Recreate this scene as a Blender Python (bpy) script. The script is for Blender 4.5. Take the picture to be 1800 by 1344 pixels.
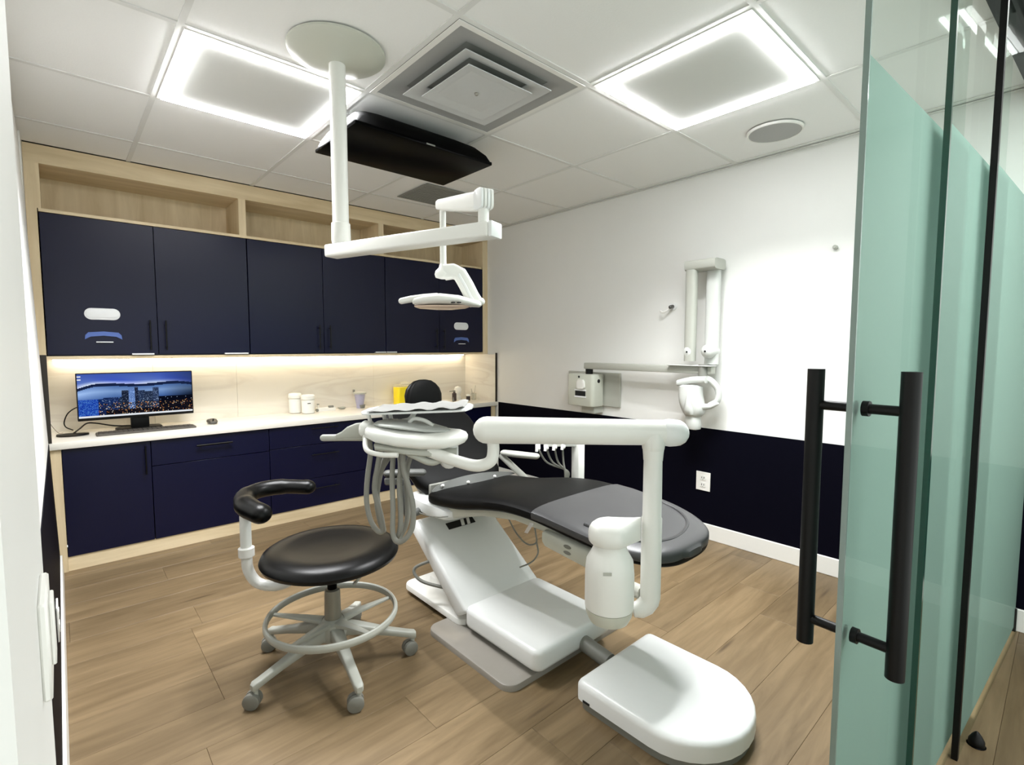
import bpy, bmesh, math, random
from mathutils import Vector, Matrix
random.seed(7)
SC = bpy.context.scene
COL = SC.collection
for o in list(bpy.data.objects):
    bpy.data.objects.remove(o)

def lin(c):
    return tuple((v / 255 / 12.92) if v / 255 <= 0.04045 else ((v / 255 + 0.055) / 1.055) ** 2.4 for v in c)

# ------------------------------------------------------------------ camera, world, exposure
YAW, PITCH, ROLL, FPX, CZ = 0.7320, 0.0713, 0.0008, 886.974, 1.30502
cd = bpy.data.cameras.new('camera')
cam = bpy.data.objects.new('camera', cd)
COL.objects.link(cam)
fw = Vector((math.sin(YAW) * math.cos(PITCH), math.cos(YAW) * math.cos(PITCH), -math.sin(PITCH)))
rt = Vector((math.cos(YAW), -math.sin(YAW), 0))
up = rt.cross(fw)
rt, up = rt * math.cos(ROLL) + up * math.sin(ROLL), up * math.cos(ROLL) - rt * math.sin(ROLL)
M = Matrix((rt, up, -fw)).transposed().to_4x4()
M.translation = (0, 0, CZ)
cam.matrix_world = M
cd.sensor_fit = 'HORIZONTAL'
cd.sensor_width = 36
cd.lens = FPX / 1800 * 36
cd.clip_start = 0.02
SC.camera = cam

world = bpy.data.worlds.new('world')
SC.world = world
world.use_nodes = True
bgn = world.node_tree.nodes['Background']
bgn.inputs[0].default_value = (0.80, 0.86, 0.82, 1)
bgn.inputs[1].default_value = 0.8

SC.view_settings.view_transform = 'Standard'
SC.view_settings.look = 'None'
SC.view_settings.gamma = 1
SC.view_settings.use_curve_mapping = False
SC.view_settings.exposure = 1.24
TUBE_W = 4.8             # down-light of each tube, watts
FILL_W = 16.0  # added fill lamp behind the camera, watts
STRIP_POWER = 17.0       # ceiling light tubes
LED_POWER = 8.5         # strip under the wall cabinets
CORRIDOR_POWER = 14.0    # line light over the corridor

def area_light(name, loc, sx, sy, power, color=(1, 1, 1), spread=180):
    ld = bpy.data.lights.new(name, 'AREA')
    ld.shape = 'RECTANGLE'
    ld.size, ld.size_y = sx, sy
    ld.energy = power
    ld.color = color
    ld.spread = math.radians(spread)
    lo = bpy.data.objects.new(name, ld)
    COL.objects.link(lo)
    lo.location = loc
    return lo
# the down-light of the two square ceiling panels: one narrow lamp under each glowing tube
for lx0, ly0 in ((0.3898, 2.1894), (1.7919, 0.7874)):
    for ox, oy, sx, sy in ((0.3385, 0.031, 0.64, 0.034), (0.3385, 0.646, 0.64, 0.034), (0.031, 0.3385, 0.034, 0.58), (0.646, 0.3385, 0.034, 0.58)):
        area_light('tube_lamp', (lx0 + ox, ly0 + oy, 2.4408 - 0.0135), sx, sy, TUBE_W, (0.975, 0.988, 1.0), 118)
# unseen fill lamp added behind the camera to brighten foreground and frosted film
area_light('corridor_fill', (1.9, -0.55, 2.42), 1.6, 0.5, FILL_W, (0.96, 0.99, 1.0))

# ------------------------------------------------------------------ materials
def new_mat(name):
    m = bpy.data.materials.new(name)
    m.use_nodes = True
    return m, m.node_tree.nodes, m.node_tree.links, m.node_tree.nodes['Principled BSDF']

def plain(name, rgb, rough=0.5, metal=0.0, spec=0.5, var=0.03, bump=0.0, scale=60.0, coat=0.0):
    """principled surface with a faint procedural mottling of the colour"""
    m, n, l, b = new_mat(name)
    c = lin(rgb)
    b.inputs['Roughness'].default_value = rough
    b.inputs['Metallic'].default_value = metal
    b.inputs['Specular IOR Level'].default_value = spec
    b.inputs['Coat Weight'].default_value = coat
    tc = n.new('ShaderNodeTexCoord')
    nz = n.new('ShaderNodeTexNoise')
    nz.inputs['Scale'].default_value = scale
    nz.inputs['Detail'].default_value = 3
    l.new(tc.outputs['Object'], nz.inputs['Vector'])
    mx = n.new('ShaderNodeMix')
    mx.data_type = 'RGBA'
    mx.inputs[6].default_value = (*[v * (1 - var) for v in c], 1)
    mx.inputs[7].default_value = (*[min(1, v * (1 + var)) for v in c], 1)
    l.new(nz.outputs['Fac'], mx.inputs[0])
    l.new(mx.outputs[2], b.inputs['Base Color'])
    if bump:
        bp = n.new('ShaderNodeBump')
        bp.inputs['Strength'].default_value = bump
        bp.inputs['Distance'].default_value = 0.002
        l.new(nz.outputs['Fac'], bp.inputs['Height'])
        l.new(bp.outputs['Normal'], b.inputs['Normal'])
    return m

def wood(name, c1, c2, stretch=(3, 40, 3), rough=0.5, knots=0.0, rand=False, dark=None):
    m, n, l, b = new_mat(name)
    b.inputs['Roughness'].default_value = rough
    b.inputs['Specular IOR Level'].default_value = 0.35
    tc = n.new('ShaderNodeTexCoord')
    mp = n.new('ShaderNodeMapping')
    mp.inputs['Scale'].default_value = stretch
    l.new(tc.outputs['Object'], mp.inputs['Vector'])
    if rand:
        oi = n.new('ShaderNodeObjectInfo')
        cb = n.new('ShaderNodeVectorMath')
        cb.operation = 'SCALE'
        cb.inputs[0].default_value = (13.1, 27.7, 9.3)
        l.new(oi.outputs['Random'], cb.inputs['Scale'])
        l.new(cb.outputs[0], mp.inputs['Location'])
    n1 = n.new('ShaderNodeTexNoise')
    n1.inputs['Scale'].default_value = 1.0
    n1.inputs['Detail'].default_value = 6
    n1.inputs['Roughness'].default_value = 0.62
    n1.inputs['Distortion'].default_value = 0.9
    l.new(mp.outputs[0], n1.inputs['Vector'])
    n2 = n.new('ShaderNodeTexNoise')
    n2.inputs['Scale'].default_value = 0.35
    n2.inputs['Detail'].default_value = 2
    n2.inputs['Distortion'].default_value = 1.5
    l.new(mp.outputs[0], n2.inputs['Vector'])
    ad = n.new('ShaderNodeMath')
    ad.operation = 'MULTIPLY_ADD'
    ad.inputs[1].default_value = 0.55
    l.new(n1.outputs['Fac'], ad.inputs[0])
    sc = n.new('ShaderNodeMath')
    sc.operation = 'MULTIPLY'
    sc.inputs[1].default_value = 0.45
    l.new(n2.outputs['Fac'], sc.inputs[0])
    l.new(sc.outputs[0], ad.inputs[2])
    rp = n.new('ShaderNodeValToRGB')
    rp.color_ramp.elements[0].position = 0.36
    rp.color_ramp.elements[1].position = 0.62
    rp.color_ramp.elements[0].color = (*lin(c1), 1)
    rp.color_ramp.elements[1].color = (*lin(c2), 1)
    l.new(ad.outputs[0], rp.inputs[0])
    out = rp.outputs[0]
    if knots:
        vo = n.new('ShaderNodeTexVoronoi')
        vo.inputs['Scale'].default_value = 0.55
        l.new(mp.outputs[0], vo.inputs['Vector'])
        kr = n.new('ShaderNodeValToRGB')
        kr.color_ramp.elements[0].position = 0.03
        kr.color_ramp.elements[1].position = 0.13
        kr.color_ramp.elements[0].color = (knots, knots, knots, 1)
        kr.color_ramp.elements[1].color = (0, 0, 0, 1)
        l.new(vo.outputs['Distance'], kr.inputs[0])
        mk = n.new('ShaderNodeMix')
        mk.data_type = 'RGBA'
        mk.inputs[7].default_value = (*lin(dark), 1)
        l.new(kr.outputs[0], mk.inputs[0])
        l.new(out, mk.inputs[6])
        out = mk.outputs[2]
    if rand:
        hs = n.new('ShaderNodeHueSaturation')
        mr = n.new('ShaderNodeMapRange')
        mr.inputs['To Min'].default_value = 0.86
        mr.inputs['To Max'].default_value = 1.12
        l.new(oi.outputs['Random'], mr.inputs['Value'])
        l.new(mr.outputs[0], hs.inputs['Value'])
        l.new(out, hs.inputs['Color'])
        out = hs.outputs[0]
    l.new(out, b.inputs['Base Color'])
    bp = n.new('ShaderNodeBump')
    bp.inputs['Strength'].default_value = 0.12
    bp.inputs['Distance'].default_value = 0.001
    l.new(n1.outputs['Fac'], bp.inputs['Height'])
    l.new(bp.outputs['Normal'], b.inputs['Normal'])
    return m

def marble(name):
    m, n, l, b = new_mat(name)
    b.inputs['Roughness'].default_value = 0.3
    tc = n.new('ShaderNodeTexCoord')
    mp = n.new('ShaderNodeMapping')
    mp.inputs['Scale'].default_value = (0.45, 0.45, 3.4)
    l.new(tc.outputs['Object'], mp.inputs['Vector'])
    nz = n.new('ShaderNodeTexNoise')
    nz.inputs['Scale'].default_value = 1.6
    nz.inputs['Detail'].default_value = 5
    nz.inputs['Distortion'].default_value = 1.2
    l.new(mp.outputs[0], nz.inputs['Vector'])
    rp = n.new('ShaderNodeValToRGB')
    e = rp.color_ramp.elements
    e[0].position = 0.44
    e[0].color = (*lin((226, 221, 210)), 1)
    e[1].position = 0.56
    e[1].color = (*lin((228, 224, 214)), 1)
    v = e.new(0.5)
    v.color = (*lin((217, 211, 200)), 1)
    l.new(nz.outputs['Fac'], rp.inputs[0])
    l.new(rp.outputs[0], b.inputs['Base Color'])
    return m

def emit(name, rgb, power):
    m = bpy.data.materials.new(name)
    m.use_nodes = True
    n, l = m.node_tree.nodes, m.node_tree.links
    n.clear()
    e = n.new('ShaderNodeEmission')
    e.inputs[0].default_value = (*rgb, 1)
    e.inputs[1].default_value = power
    o = n.new('ShaderNodeOutputMaterial')
    l.new(e.outputs[0], o.inputs[0])
    return m

def glassy(name, tint, gloss=0.06, diffuse=None, dif_amt=0.0, translucent=0.5, rough=0.02):
    m = bpy.data.materials.new(name)
    m.use_nodes = True
    n, l = m.node_tree.nodes, m.node_tree.links
    n.clear()
    tr = n.new('ShaderNodeBsdfTransparent')
    tr.inputs[0].default_value = (*tint, 1)
    gl = n.new('ShaderNodeBsdfGlossy')
    gl.inputs['Roughness'].default_value = rough
    fr = n.new('ShaderNodeFresnel')
    fr.inputs[0].default_value = 1.45
    base = tr.outputs[0]
    if dif_amt:
        di = n.new('ShaderNodeBsdfDiffuse')
        di.inputs[0].default_value = (*diffuse, 1)
        tl = n.new('ShaderNodeBsdfTranslucent')
        tl.inputs[0].default_value = (*diffuse, 1)
        m1 = n.new('ShaderNodeMixShader')
        m1.inputs[0].default_value = translucent
        l.new(di.outputs[0], m1.inputs[1])
        l.new(tl.outputs[0], m1.inputs[2])
        m2 = n.new('ShaderNodeMixShader')
        m2.inputs[0].default_value = dif_amt
        l.new(base, m2.inputs[1])
        l.new(m1.outputs[0], m2.inputs[2])
        base = m2.outputs[0]
    mu = n.new('ShaderNodeMath')
    mu.operation = 'MULTIPLY'
    mu.inputs[1].default_value = gloss * 0.06
    l.new(fr.outputs[0], mu.inputs[0])
    mx = n.new('ShaderNodeMixShader')
    l.new(mu.outputs[0], mx.inputs[0])
    l.new(base, mx.inputs[1])
    l.new(gl.outputs[0], mx.inputs[2])
    o = n.new('ShaderNodeOutputMaterial')
    l.new(mx.outputs[0], o.inputs[0])
    return m

W_WALL = plain('white_paint', (236, 236, 233), 0.6, var=0.01, scale=8)
NAVY_WALL = plain('navy_paint', (5, 5, 17), 0.6, spec=0.06, var=0.03)
NAVY = plain('navy_laminate', (4, 6, 40), 0.36, spec=0.32, var=0.02)
NAVY_LOW = NAVY
TILE = plain('ceiling_board', (242, 242, 240), 0.85, var=0.02, bump=0.15, scale=150)
TBAR = plain('ceiling_grid_paint', (226, 226, 223), 0.6, var=0.01)
TRIMW = plain('white_trim', (236, 235, 230), 0.45, var=0.01)
PANELW = plain('light_panel_white', (215, 216, 212), 0.7, var=0.01)
DIFF = plain('vent_metal', (206, 208, 208), 0.5, var=0.03)
DIFF2 = plain('vent_grey', (140, 141, 136), 0.7, var=0.03)
WOODV = wood('light_oak_vertical', (206, 185, 147), (230, 212, 178), (14, 14, 1.6), 0.5)
WOODH = wood('light_oak_horizontal', (206, 185, 147), (230, 212, 178), (1.6, 14, 14), 0.5)
OAK = wood('oak_floor', (98, 81, 57), (126, 107, 80), (2.2, 22, 8), 0.42, 0.65, True, (58, 44, 30))
MARBLE = marble('cream_marble')
QUARTZ = plain('white_quartz', (238, 234, 224), 0.25, var=0.015, scale=15)
WPL = plain('white_plastic', (232, 232, 227), 0.34, var=0.01, scale=20)
WPL2 = plain('cool_white_plastic', (230, 232, 231), 0.3, var=0.01, scale=20)
OFFW = plain('off_white_plastic', (198, 200, 188), 0.38, var=0.015, scale=20)
GPL = plain('grey_plastic', (126, 126, 119), 0.45, var=0.03, scale=25)
LGPL = plain('light_grey_plastic', (176, 177, 168), 0.45, var=0.02, scale=25)
BASEG = plain('grey_base_plate', (150, 145, 137), 0.3, var=0.03, scale=25)
LEATHER = plain('black_leather', (6, 6, 6), 0.34, spec=0.2, var=0.05, bump=0.08, scale=180)
LEATHER2 = plain('black_upholstery', (11, 11, 11), 0.5, spec=0.12, var=0.05, bump=0.08, scale=180)
VINYL = plain('grey_vinyl_cover', (62, 62, 63), 0.38, spec=0.5, var=0.04, scale=30)
CLEARV = glassy('clear_vinyl', (0.8, 0.8, 0.8), 0.6, (0.75, 0.75, 0.73), 0.55, 0.4, 0.2)
XRW = plain('xray_white', (206, 208, 204), 0.4, var=0.01, scale=20)
MGREY = plain('mid_grey_plastic', (84, 85, 82), 0.5, var=0.02)
HOSE = plain('grey_hose', (134, 133, 125), 0.5, var=0.03)
BLACK = plain('matt_black', (8, 8, 8), 0.42, spec=0.25, var=0.04)
BLACKG = plain('gloss_black', (3, 3, 3), 0.3, spec=0.04, var=0.02)
CHROME = plain('steel', (170, 166, 158), 0.3, 0.9, var=0.03)
BRONZE = plain('bronze_edge', (46, 40, 34), 0.4, 0.3)
PAPER = plain('white_paper', (236, 238, 240), 0.7, var=0.01)
BLUEP = plain('blue_tissue', (88, 112, 178), 0.8, var=0.06, scale=30)
YELLOW = plain('yellow_plastic', (250, 226, 26), 0.35, var=0.02)
CLEARP = glassy('clear_plastic', (0.93, 0.93, 0.9), 0.8, (0.9, 0.9, 0.86), 0.25, 0.4, 0.1)
DBROWN = plain('dark_brown_label', (58, 44, 46), 0.4)
LILAC = plain('lilac_cup', (168, 166, 190), 0.5)
KEYG = plain('key_grey', (84, 79, 72), 0.6, var=0.1)
GLASS = glassy('green_clear_glass', (0.925, 0.955, 0.94), 0.75)
FROST = glassy('frosted_film', (0.84, 0.9, 0.87), 0.5, lin((172, 191, 184)), 0.95, 0.5, 0.15)
GEDGE = plain('green_glass_edge', (24, 62, 50), 0.15, spec=0.8, var=0.15, scale=4)
GEDGE2 = plain('pale_glass_edge', (120, 138, 132), 0.1, spec=0.9, var=0.2, scale=6)
STRIP = emit('light_tube', (0.99, 0.99, 1.0), STRIP_POWER)
LED = emit('warm_led', (1.0, 0.87, 0.66), LED_POWER)
CORR = emit('corridor_led', (0.95, 1.0, 0.97), CORRIDOR_POWER)
DARKHOLE = plain('dark_recess', (16, 16, 16), 0.8)
SPKR = plain('speaker_grille', (172, 172, 170), 0.7, var=0.06, scale=300)

# ------------------------------------------------------------------ geometry helpers (a geo is verts, faces)
def join(*gs):
    V, F = [], []
    for v, f in gs:
        k = len(V)
        V += list(v)
        F += [tuple(i + k for i in q) for q in f]
    return V, F

def xf(g, mat):
    return [tuple(mat @ Vector(v)) for v in g[0]], g[1]

def mv(g, d):
    return [(v[0] + d[0], v[1] + d[1], v[2] + d[2]) for v in g[0]], g[1]

def rotz(g, a, c=(0, 0, 0)):
    T = Matrix.Translation(c)
    return xf(g, T @ Matrix.Rotation(a, 4, 'Z') @ T.inverted())

def from_bm(bm):
    bm.verts.index_update()
    g = ([tuple(v.co) for v in bm.verts], [tuple(v.index for v in f.verts) for f in bm.faces])
    bm.free()
    return g

def box(x0, y0, z0, x1, y1, z1, bev=0.0, seg=2):
    bm = bmesh.new()
    bmesh.ops.create_cube(bm, size=1)
    for v in bm.verts:
        v.co = ((x0 + x1) / 2 + v.co.x * abs(x1 - x0), (y0 + y1) / 2 + v.co.y * abs(y1 - y0), (z0 + z1) / 2 + v.co.z * abs(z1 - z0))
    if bev:
        bmesh.ops.bevel(bm, geom=bm.edges[:], offset=bev, segments=seg, profile=0.5, affect='EDGES')
    return from_bm(bm)

def obox(c, u, v, w, bev=0.0, seg=2):
    """box at c with half-extent vectors u, v, w"""
    g = box(-1, -1, -1, 1, 1, 1)
    u, v, w = Vector(u), Vector(v), Vector(w)
    lu, lv, lw = u.length, v.length, w.length
    g = box(-lu, -lv, -lw, lu, lv, lw, bev, seg)
    R = Matrix((u / lu, v / lv, w / lw)).transposed().to_4x4()
    R.translation = c
    return xf(g, R)

def prism(poly, z0, z1, bev=0.0, seg=2, only=None):
    """poly of (x, y) extruded z0 to z1; only='top' bevels the top rim"""
    bm = bmesh.new()
    b = [bm.verts.new((x, y, z0)) for x, y in poly]
    t = [bm.verts.new((x, y, z1)) for x, y in poly]
    n = len(poly)
    bm.faces.new(t)
    bm.faces.new(b[::-1])
    for i in range(n):
        bm.faces.new((b[i], b[(i + 1) % n], t[(i + 1) % n], t[i]))
    bmesh.ops.recalc_face_normals(bm, faces=bm.faces[:])
    if bev:
        zs = max(z0, z1)
        es = [e for e in bm.edges if (only is None and abs(e.verts[0].co.z - e.verts[1].co.z) < 1e-6) or
              (only == 'top' and all(abs(v.co.z - zs) < 1e-6 for v in e.verts))]
        bmesh.ops.bevel(bm, geom=es, offset=bev, segments=seg, profile=0.5, affect='EDGES', clamp_overlap=True)
    return from_bm(bm)

def rrect(x0, y0, x1, y1, r, n=5):
    P = []
    for cx, cy, a in ((x1 - r, y1 - r, 0), (x0 + r, y1 - r, 90), (x0 + r, y0 + r, 180), (x1 - r, y0 + r, 270)):
        for k in range(n + 1):
            t = math.radians(a + 90 * k / n)
            P.append((cx + r * math.cos(t), cy + r * math.sin(t)))
    return P

def loft(rings, cap=True, closed=True):
    V, F = [], []
    n = len(rings[0])
    for r in rings:
        V += [tuple(p) for p in r]
    for i in range(len(rings) - 1):
        for j in range(n if closed else n - 1):
            a, b = i * n + j, i * n + (j + 1) % n
            F.append((a, b, b + n, a + n))
    if cap:
        F.append(tuple(range(n))[::-1])
        F.append(tuple(range((len(rings) - 1) * n, len(rings) * n)))
    return V, F

def cr(P, k=6):
    """Catmull-Rom through the points"""
    P = [Vector(p) for p in P]
    Q = [P[0] * 2 - P[1]] + P + [P[-1] * 2 - P[-2]]
    out = []
    for i in range(1, len(Q) - 2):
        for s in range(k):
            t = s / k
            a, b, c, d = Q[i - 1], Q[i], Q[i + 1], Q[i + 2]
            out.append(0.5 * ((2 * b) + (c - a) * t + (2 * a - 5 * b + 4 * c - d) * t * t + (3 * b - a - 3 * c + d) * t ** 3))
    out.append(P[-1])
    return out

def tube(P, r, n=12, cap=True, flat=None):
    """round sweep; r number or list; flat=(sx, sy) squashes the section"""
    P = [Vector(p) for p in P]
    R = r if isinstance(r, (list, tuple)) else [r] * len(P)
    T = [(P[min(i + 1, len(P) - 1)] - P[max(i - 1, 0)]).normalized() for i in range(len(P))]
    a = Vector((0, 0, 1)) if abs(T[0].z) < 0.9 else Vector((1, 0, 0))
    u = (a - T[0] * a.dot(T[0])).normalized()
    rings = []
    fx, fy = flat or (1, 1)
    for i, p in enumerate(P):
        u = (u - T[i] * u.dot(T[i])).normalized()
        w = T[i].cross(u)
        rings.append([p + (u * math.cos(2 * math.pi * k / n) * fx + w * math.sin(2 * math.pi * k / n) * fy) * R[i] for k in range(n)])
    return loft(rings, cap)

def pill(P, r, n=14, e=4, flat=None):
    """tube with rounded ends"""
    P = [Vector(p) for p in P]
    R = list(r) if isinstance(r, (list, tuple)) else [r] * len(P)
    d0, d1 = (P[1] - P[0]).normalized(), (P[-1] - P[-2]).normalized()
    A, B, RA, RB = [], [], [], []
    for k in range(e):
        t = math.pi / 2 * (k + 0.15) / e
        A.append(P[0] - d0 * R[0] * math.cos(t)); RA.append(R[0] * math.sin(t))
        B.append(P[-1] + d1 * R[-1] * math.cos(t)); RB.append(R[-1] * math.sin(t))
    return tube(A + P + B[::-1], RA + R + RB[::-1], n, True, flat)

def cyl(p, q, r, n=20, r2=None):
    return tube([p, q], [r, r if r2 is None else r2], n)

def lathe(c, prof, n=28, cap=True):
    """profile of (radius, z) around a vertical axis at c=(x, y)"""
    return loft([[(c[0] + max(r, 1e-4) * math.cos(2 * math.pi * k / n), c[1] + max(r, 1e-4) * math.sin(2 * math.pi * k / n), z) for k in range(n)] for r, z in prof], cap)

def section(stations, n=24, p=3.5, lat=(1, 0, 0)):
    """superellipse sweep; station = (centre, half width, half height, normal)"""
    L = Vector(lat)
    rings = []
    for c, hw, hh, nrm in stations:
        c, nrm = Vector(c), Vector(nrm).normalized()
        ring = []
        for k in range(n):
            t = 2 * math.pi * k / n
            ct, st = math.cos(t), math.sin(t)
            ring.append(c + L * hw * math.copysign(abs(ct) ** (2 / p), ct) + nrm * hh * math.copysign(abs(st) ** (2 / p), st))
        rings.append(ring)
    return loft(rings)

# ------------------------------------------------------------------ object helpers
OFF = {}

def make(name, g, mat, base=(0, 0, 0), angle=38):
    me = bpy.data.meshes.new(name)
    V, F = mv(g, (-base[0], -base[1], -base[2]))
    me.from_pydata(V, [], F)
    bm = bmesh.new()
    bm.from_mesh(me)
    bmesh.ops.recalc_face_normals(bm, faces=bm.faces[:])
    bm.to_mesh(me)
    bm.free()
    me.materials.append(mat)
    if angle:
        me.polygons.foreach_set('use_smooth', [True] * len(me.polygons))
        me.set_sharp_from_angle(angle=math.radians(angle))
    o = bpy.data.objects.new(name, me)
    COL.objects.link(o)
    OFF[o] = Vector(base)
    return o

def part(name, g, mat, parent, label=None, angle=38):
    """a child mesh; its vertices are given in room coordinates"""
    b = OFF[parent]
    o = make(name, g, mat, b, angle)
    o.parent = parent
    if label:
        o['label'] = label
    return o

def tag(o, label, cat, group=None):
    o['label'] = label
    o['category'] = cat
    if group:
        o['group'] = group
    return o

def thing(name, label, cat, loc=(0, 0, 0), group=None):
    o = bpy.data.objects.new(name, None)
    o.empty_display_size = 0.05
    COL.objects.link(o)
    o.location = loc
    OFF[o] = Vector(loc)
    return tag(o, label, cat, group)

def solid(name, g, mat, label, cat, base, group=None, angle=38):
    """a thing that is one mesh"""
    o = make(name, g, mat, base, angle)
    o.location = base
    return tag(o, label, cat, group)

def struct(name, g, mat, base=(0, 0, 0), angle=38):
    o = make(name, g, mat, base, angle)
    o.location = base
    o['kind'] = 'structure'
    return o

def copy_tree(src, delta, parent=None):
    o = src.copy()
    COL.objects.link(o)
    OFF[o] = OFF[src] + Vector(delta)
    if parent:
        o.parent = parent
    else:
        o.location = src.location + Vector(delta)
    for ch in list(src.children):
        copy_tree(ch, delta, o)
    return o

# ------------------------------------------------------------------ room dimensions
XL, XR, HC = -0.0956, 3.2339, 2.4408
YU, YC, YS, YB = 3.967, 3.817, 4.323, 4.36
ZDT, ZDB, ZC = 2.0632, 1.2535, 0.758
GX, GY, T = 0.3778, 0.0743, 0.70104

# floor: sub-slab and every plank
floor = struct('floor', box(-0.5, -1.3, -0.05, 3.5, YB, -0.014), plain('sub_floor', (70, 56, 42), 0.8))
PW = 0.215
plank_mesh = {}

def plank(x0, x1, y0):
    L = round(x1 - x0, 4)
    if L not in plank_mesh:
        a, w = 0.0012, PW - 0.0006
        c = 0.0009
        V = [(0, 0, -0.014), (L, 0, -0.014), (L, w, -0.014), (0, w, -0.014), (0, 0, -c), (L - 0.0006, 0, -c), (L - 0.0006, w, -c), (0, w, -c),
             (c, c, 0), (L - 0.0006 - c, c, 0), (L - 0.0006 - c, w - c, 0), (c, w - c, 0)]
        F = [(0, 1, 5, 4), (1, 2, 6, 5), (2, 3, 7, 6), (3, 0, 4, 7), (4, 5, 9, 8), (5, 6, 10, 9), (6, 7, 11, 10), (7, 4, 8, 11), (8, 9, 10, 11)]
        me = bpy.data.meshes.new('floor_plank')
        me.from_pydata(V, [], F)
        me.materials.append(OAK)
        plank_mesh[L] = me
    o = bpy.data.objects.new('floor_plank', plank_mesh[L])
    COL.objects.link(o)
    o.location = (x0, y0, 0)
    o.parent = floor

fixed = {-1: [0.448, 2.03], 0: [-0.02, 1.52], -7: [0.905, 2.50], -6: [0.30, 1.78], -8: [0.36, 2.02, 3.1], -9: [1.15, 2.75]}
row = -18
while 2.897 + PW * row < 3.86:
    y0 = 2.897 + PW * row
    ends = fixed.get(row)
    if ends is None:
        x, ends = random.choice((0.1, 0.4, 0.7, 1.0, 1.3)), []
        while x < 3.2:
            ends.append(x)
            x += random.choice((1.2, 1.5, 1.8))
    xs = [-0.25] + [e for e in ends if -0.2 < e < 3.15] + [3.23]
    for a, b in zip(xs, xs[1:]):
        plank(a, b, y0)
    row += 1

# ceiling: slab, tiles, grid bars
ceiling = struct('ceiling', box(-0.5, -1.3, HC + 0.03, 3.5, YB, HC + 0.06), plain('ceiling_void', (120, 120, 116), 0.9))
xs = [XL - 0.02] + [GX + T * i for i in range(5)] + [XR]
ys = [GY + T * j for j in range(-1, 6)] + [YU]
special = {(1, 4), (2, 3), (3, 2)}
tile_mesh = {}
for i in range(len(xs) - 1):
    for j in range(len(ys) - 1):
        if (i, j) in special:
            continue
        w, h = xs[i + 1] - xs[i], ys[j + 1] - ys[j]
        key = (round(w, 3), round(h, 3))
        if key not in tile_mesh:
            o = make('ceiling_tile', box(0.002, 0.002, 0, w - 0.002, h - 0.002, 0.018), TILE)
            tile_mesh[key] = o.data
        else:
            o = bpy.data.objects.new('ceiling_tile', tile_mesh[key])
            COL.objects.link(o)
        o.location = (xs[i], ys[j], HC + 0.0035)
        o.parent = ceiling
for k in range(1, len(xs) - 1):
    part('grid_bar', box(xs[k] - 0.011, ys[0], HC - 0.001, xs[k] + 0.011, YU, HC + 0.003), TBAR, ceiling)
for k in range(0, len(ys) - 1):
    for i in range(len(xs) - 1):
        part('grid_bar', box(xs[i] + 0.011 if i else xs[i], ys[k] - 0.011, HC - 0.001, xs[i + 1] - 0.011, ys[k] + 0.011, HC + 0.003), TBAR, ceiling)
part('wall_angle', box(XR - 0.02, ys[0], HC - 0.004, XR, YU, HC), TBAR, ceiling)

# walls
struct('wall_right', box(XR, -1.3, 0, XR + 0.12, YB, HC + 0.06), W_WALL)
struct('wall_back', box(-0.5, YB, 0, XR + 0.12, YB + 0.1, HC + 0.06), W_WALL)
BX = -0.045                                    # foot of the left wall, which leans out a little
TX = -0.105

def lx(z):
    return BX + (TX - BX) * z / HC
struct('wall_left', ([(BX, 0.8, 0), (BX, 3.80, 0), (TX, 3.80, HC), (TX, 0.8, HC), (BX - 0.15, 0.8, 0), (BX - 0.15, 3.80, 0), (TX - 0.1, 3.80, HC), (TX - 0.1, 0.8, HC)],
                     [(0, 1, 2, 3), (4, 7, 6, 5), (0, 3, 7, 4), (1, 5, 6, 2), (3, 2, 6, 7), (0, 4, 5, 1)]), W_WALL)
struct('wall_left_alcove', box(XL - 0.15, 3.80, 0, XL - 0.001, YB, HC + 0.03), W_WALL)
struct('wall_left_pier', box(-0.4, 0.35, 0, -0.025, 0.8, HC), W_WALL, angle=0)
struct('wall_front', join(box(-0.4, -1.3, 0, -0.045, 0.35, HC)), W_WALL, angle=0)
def lean(y0, y1, z0, z1, t):
    return ([(lx(z0) + t, y0, z0), (lx(z0) + t, y1, z0), (lx(z1) + t, y1, z1), (lx(z1) + t, y0, z1),
             (lx(z0), y0, z0), (lx(z0), y1, z0), (lx(z1), y1, z1), (lx(z1), y0, z1)],
            [(0, 1, 2, 3), (4, 7, 6, 5), (0, 3, 7, 4), (1, 5, 6, 2), (3, 2, 6, 7), (0, 4, 5, 1)])
struct('trim_1', lean(0.8, 3.80, 0.115, ZC, 0.003), NAVY_WALL)
struct('baseboard_left', lean(0.8, 3.80, 0, 0.115, 0.012), TRIMW)
struct('trim_2', box(XR - 0.004, -1.3, 0.105, XR, YC - 0.02, ZC - 0.002), NAVY_WALL)
struct('baseboard_right', box(XR - 0.014, -1.3, 0, XR, YC - 0.02, 0.105, 0.003, 1), TRIMW)

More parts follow.
